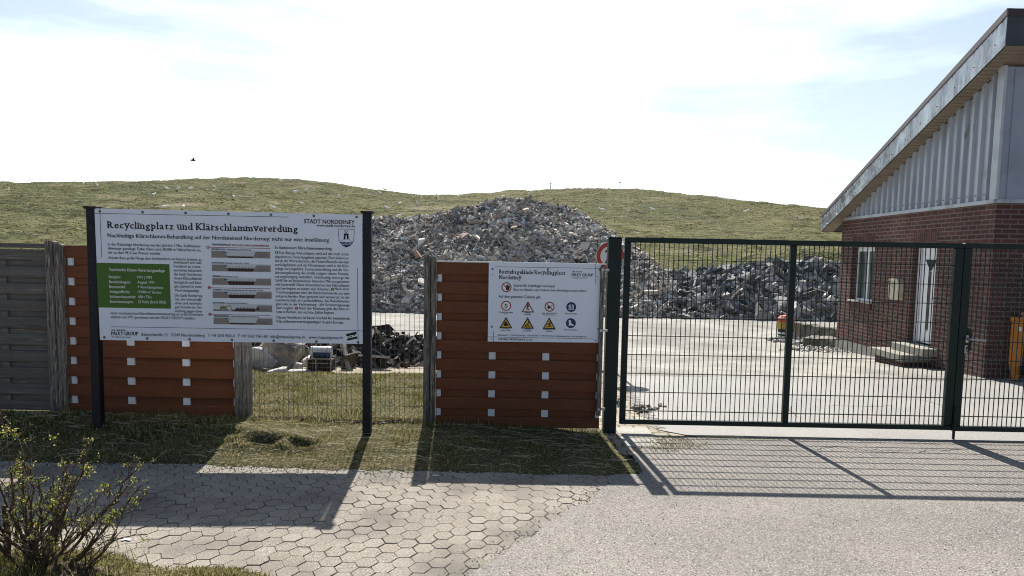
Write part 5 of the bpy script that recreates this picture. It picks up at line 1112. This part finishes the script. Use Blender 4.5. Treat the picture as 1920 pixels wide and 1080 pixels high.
x, y = rng.normal(L[0], .25, 2600), rng.normal(L[1] - .02, .16, 2600)
grass('shrub_foot_grass', np.stack([x, y, 0 * x + .03], 1), .05, .17, .006, m_blade2, 'long green grass growing around the shrub stems', lean=.9, seed=14)

# ---------------------------------------------------------------- gulls on the hill, a bird in the air, marker poles
m_gull = mat('white_plumage', (.88, .88, .87), .8, trans=.3)
m_crow = mat('black_plumage', (.02, .02, .022), .7)
def gull_mesh():
    b = MB(); n = 8; prof = [(-.24, .0, .09), (-.16, .035, .10), (-.02, .085, .11), (.10, .075, .13), (.15, .045, .18), (.19, .05, .22), (.235, .04, .225), (.26, .012, .215), (.30, .004, .205)]
    V = []
    for x, r, z in prof: V += [(x, max(r, .003) * math.cos(2 * math.pi * k / n), z + max(r, .003) * .95 * math.sin(2 * math.pi * k / n)) for k in range(n)]
    b.add(V, [(i * n + k, i * n + (k + 1) % n, (i + 1) * n + (k + 1) % n, (i + 1) * n + k) for i in range(len(prof) - 1) for k in range(n)] + [tuple(range(n))[::-1], tuple((len(prof) - 1) * n + k for k in range(n))])
    for s_ in (-1, 1): b.box(.02, .03, s_ * .03 - .004, s_ * .03 + .004, -.02, .05)
    return b
g0 = gull_mesh().build('gull', m_gull, smooth=True)
gl_ = [(g_x, g_y) for g_x, g_y in zip(np.random.default_rng(5).uniform(0, 1, 46), np.random.default_rng(6).uniform(0, 1, 46))]
for i, (u_, v_) in enumerate(gl_):
    if i < 30: gx_, gy_ = -38 + 31 * u_, 62 + 44 * v_
    elif i < 36: gx_, gy_ = -70 + 30 * u_, 66 + 38 * v_
    else: gx_, gy_ = -4 + 40 * u_, 62 + 44 * v_
    o = g0 if i == 0 else g0.copy()
    if i: COL.objects.link(o)
    o.location = (gx_, gy_, float(hill_z(np.array([gx_]), np.array([gy_]))[0]) + .10); o.rotation_euler = (0, 0, rnd.uniform(0, 6.28)); o.scale = (1.35,) * 3
    tag(o, 'white gull resting on the grassy hill', 'gull', 'gulls resting on the hill')
b = MB(); L = (-25.5, 60, 8.93)
b.tube([(L[0] - .22, L[1], L[2] - .02), (L[0] - .05, L[1], L[2]), (L[0] + .12, L[1], L[2] + .01), (L[0] + .2, L[1], L[2])], [.03, .07, .06, .02], 7)
for s_ in (-1, 1): b.add([(L[0] + .08, L[1], L[2] + .03), (L[0] - .08, L[1], L[2] + .03), (L[0] - .16, L[1] + s_ * .30, L[2] + .16), (L[0] - .2, L[1] + s_ * .52, L[2] + .10), (L[0] - .05, L[1] + s_ * .34, L[2] + .18)], [(0, 1, 2, 4), (2, 3, 4)])
o = b.build('flying_bird', m_crow, fix=False); alone(o, L); o.rotation_euler = (0, 0, .9); tag(o, 'single dark bird flying above the hill', 'bird')
for xx, yy, hh_, lab in ((15.2, 109, 1.0, 'thin marker pole on the hill crest nearer the building'), (5.2, 109, .9, 'thin marker pole on the hill crest above the tall heap')):
    z = float(hill_base(np.array([xx]), np.array([yy]))[0]); b = MB(); b.tube([(xx, yy, z - .3), (xx, yy, z + hh_)], .05, 6); b.box(xx - .12, xx + .12, yy - .02, yy + .02, z + hh_ - .12, z + hh_)
    o = b.build('marker_pole', m_greyboard); alone(o, (xx, yy, z)); tag(o, lab, 'marker pole')

# loose grit strewn where the asphalt frays onto the pavers, and a few bird droppings
g = np.random.default_rng(91); n = 320; yy = g.uniform(4.15, 6.5, n); xx = np.interp(yy, [4.2, 4.87, 5.68, 6.55], [-.20, .18, .66, 1.10]) - np.abs(g.normal(0, .12, n)) + .05
v, f = chunks(np.stack([xx, yy, np.full(n, .004)], 1), g.uniform(.003, .008, (n, 3)), seed=92)
n2 = 1500; x2, y2 = g.uniform(-6, .9, n2), 6.33 - np.abs(g.normal(0, .12, n2)); v2, f2 = chunks(np.stack([x2, y2, np.full(n2, .002)], 1), g.uniform(.003, .010, (n2, 3)), seed=93)
n3 = 260; x3, y3 = g.uniform(.3, 6, n3), g.uniform(4.3, 7.4, n3); v3, f3 = chunks(np.stack([x3, y3, np.full(n3, .009)], 1), g.uniform(.003, .008, (n3, 3)), seed=94)
me = bpy.data.meshes.new('grit'); me.from_pydata(np.concatenate([v, v2, v3]).tolist(), [], np.concatenate([f, f2 + len(v), f3 + len(v) + len(v2)]).tolist())
me.materials.append(mat('asphalt_grit', (.2, .19, .18), .9, island=[(0, (.12, .115, .105)), (.5, (.3, .285, .26)), (1, (.55, .53, .49))])); o = bpy.data.objects.new('loose_grit', me); COL.objects.link(o)
tag(o, 'loose grit scattered along the asphalt edge and over the pavement', 'gravel', kind='stuff')
for cx_, cy_, r_, lab in ((-2.43, 4.62, .021, 'largest white bird dropping on the pavers near the shrub'), (-1.62, 4.93, .012, 'small white bird dropping in the shadow of the big sign'), (-.62, 6.13, .016, 'greyish bird dropping near the grass edge in the panel shadow')):
    b = MB(); pts = [(cx_ + r_ * (1.3 + .5 * math.sin(3 * a + cx_ * 9) + .35 * math.sin(5 * a)) * math.cos(a), cy_ + r_ * (.9 + .5 * math.sin(4 * a + cy_)) * math.sin(a)) for a in np.linspace(0, 2 * math.pi, 18, endpoint=False)]
    b.prism(pts, 2, .0015, .0055); o = b.build('bird_dropping', mat('chalky_white', (.75, .75, .73), .9)); alone(o, (cx_, cy_, .001)); tag(o, lab, 'bird dropping')

g = np.random.default_rng(101); n = 900; xx = g.uniform(-2.75, -.85, n); yy = 7.69 + g.normal(0, .035, n) + .03 * np.sin(xx * 5)
v, f = chunks(np.stack([xx, yy, verge_z(xx, yy) + .004], 1), g.uniform(.008, .032, (n, 3)), seed=102)
me = bpy.data.meshes.new('soil_crumbs'); me.from_pydata(v.tolist(), [], f.tolist()); me.materials.append(mat('dark_soil_crumbs', (.06, .045, .035), .95, .1, island=[(0, (.03, .022, .017)), (.8, (.08, .062, .048)), (1, (.22, .19, .16))]))
o = bpy.data.objects.new('loose_soil', me); COL.objects.link(o); tag(o, 'line of dark crumbly soil under the thin wire fence', 'soil', kind='stuff')

g = np.random.default_rng(111); V, Fq = [], []
for k in range(420):
    x0, y0 = g.uniform(-6.2, 1.0), g.uniform(6.35, 7.6); a = g.uniform(-.5, .5) + (math.pi if g.random() < .5 else 0); ln = g.uniform(.05, .30); K = 5; bend = g.normal(0, .5)
    for i in range(K + 1):
        t = i / K; aa = a + bend * (t - .5); xx, yy = x0 + math.cos(aa) * ln * t, y0 + math.sin(aa) * ln * t * .7; z = float(verge_z(xx, yy)) + .012 + .012 * math.sin(t * 3.1)
        V += [(xx, yy - .0018, z), (xx, yy + .0018, z + .002)]
    n = len(V) - 2 * (K + 1); Fq += [(n + 2 * i, n + 2 * i + 2, n + 2 * i + 3, n + 2 * i + 1) for i in range(K)]
me = bpy.data.meshes.new('straw'); me.from_pydata(V, [], Fq); me.materials.append(mat('bleached_straw', (.5, .43, .28), .8, .2, island=[(0, (.30, .25, .15)), (1, (.62, .55, .38))], trans=.2))
o = bpy.data.objects.new('dry_straw', me); COL.objects.link(o); tag(o, 'bleached straw stalks lying on the grass verge', 'straw', kind='stuff')

m_crack = mat('open_crack', (.05, .047, .043), .95, .1)
for k, (x0, y0, a0, ln) in enumerate(((3.35, 8.6, 1.2, .9), (4.05, 9.4, .3, 1.1), (2.6, 7.35, .15, 1.8), (5.6, 8.9, 1.7, 1.3), (3.4, 7.2, .05, 1.6))):
    g_ = random.Random(200 + k); b = MB(); p = Vector((x0, y0, 0)); a = a0; z = .0125 if y0 > 7.8 else .009; V = []; K = 26
    for i in range(K + 1):
        w_ = .0045 * math.sin(math.pi * i / K) + .001; nrm = Vector((-math.sin(a), math.cos(a), 0)); V += [p - nrm * w_ + Vector((0, 0, z)), p + nrm * w_ + Vector((0, 0, z))]
        a = a0 + g_.gauss(0, .55); p = p + Vector((math.cos(a), math.sin(a), 0)) * ln / K
    b.add(V, [(2 * i, 2 * i + 2, 2 * i + 3, 2 * i + 1) for i in range(K)]); tag(b.build('asphalt_crack_marking', m_crack, fix=False), kind='structure')
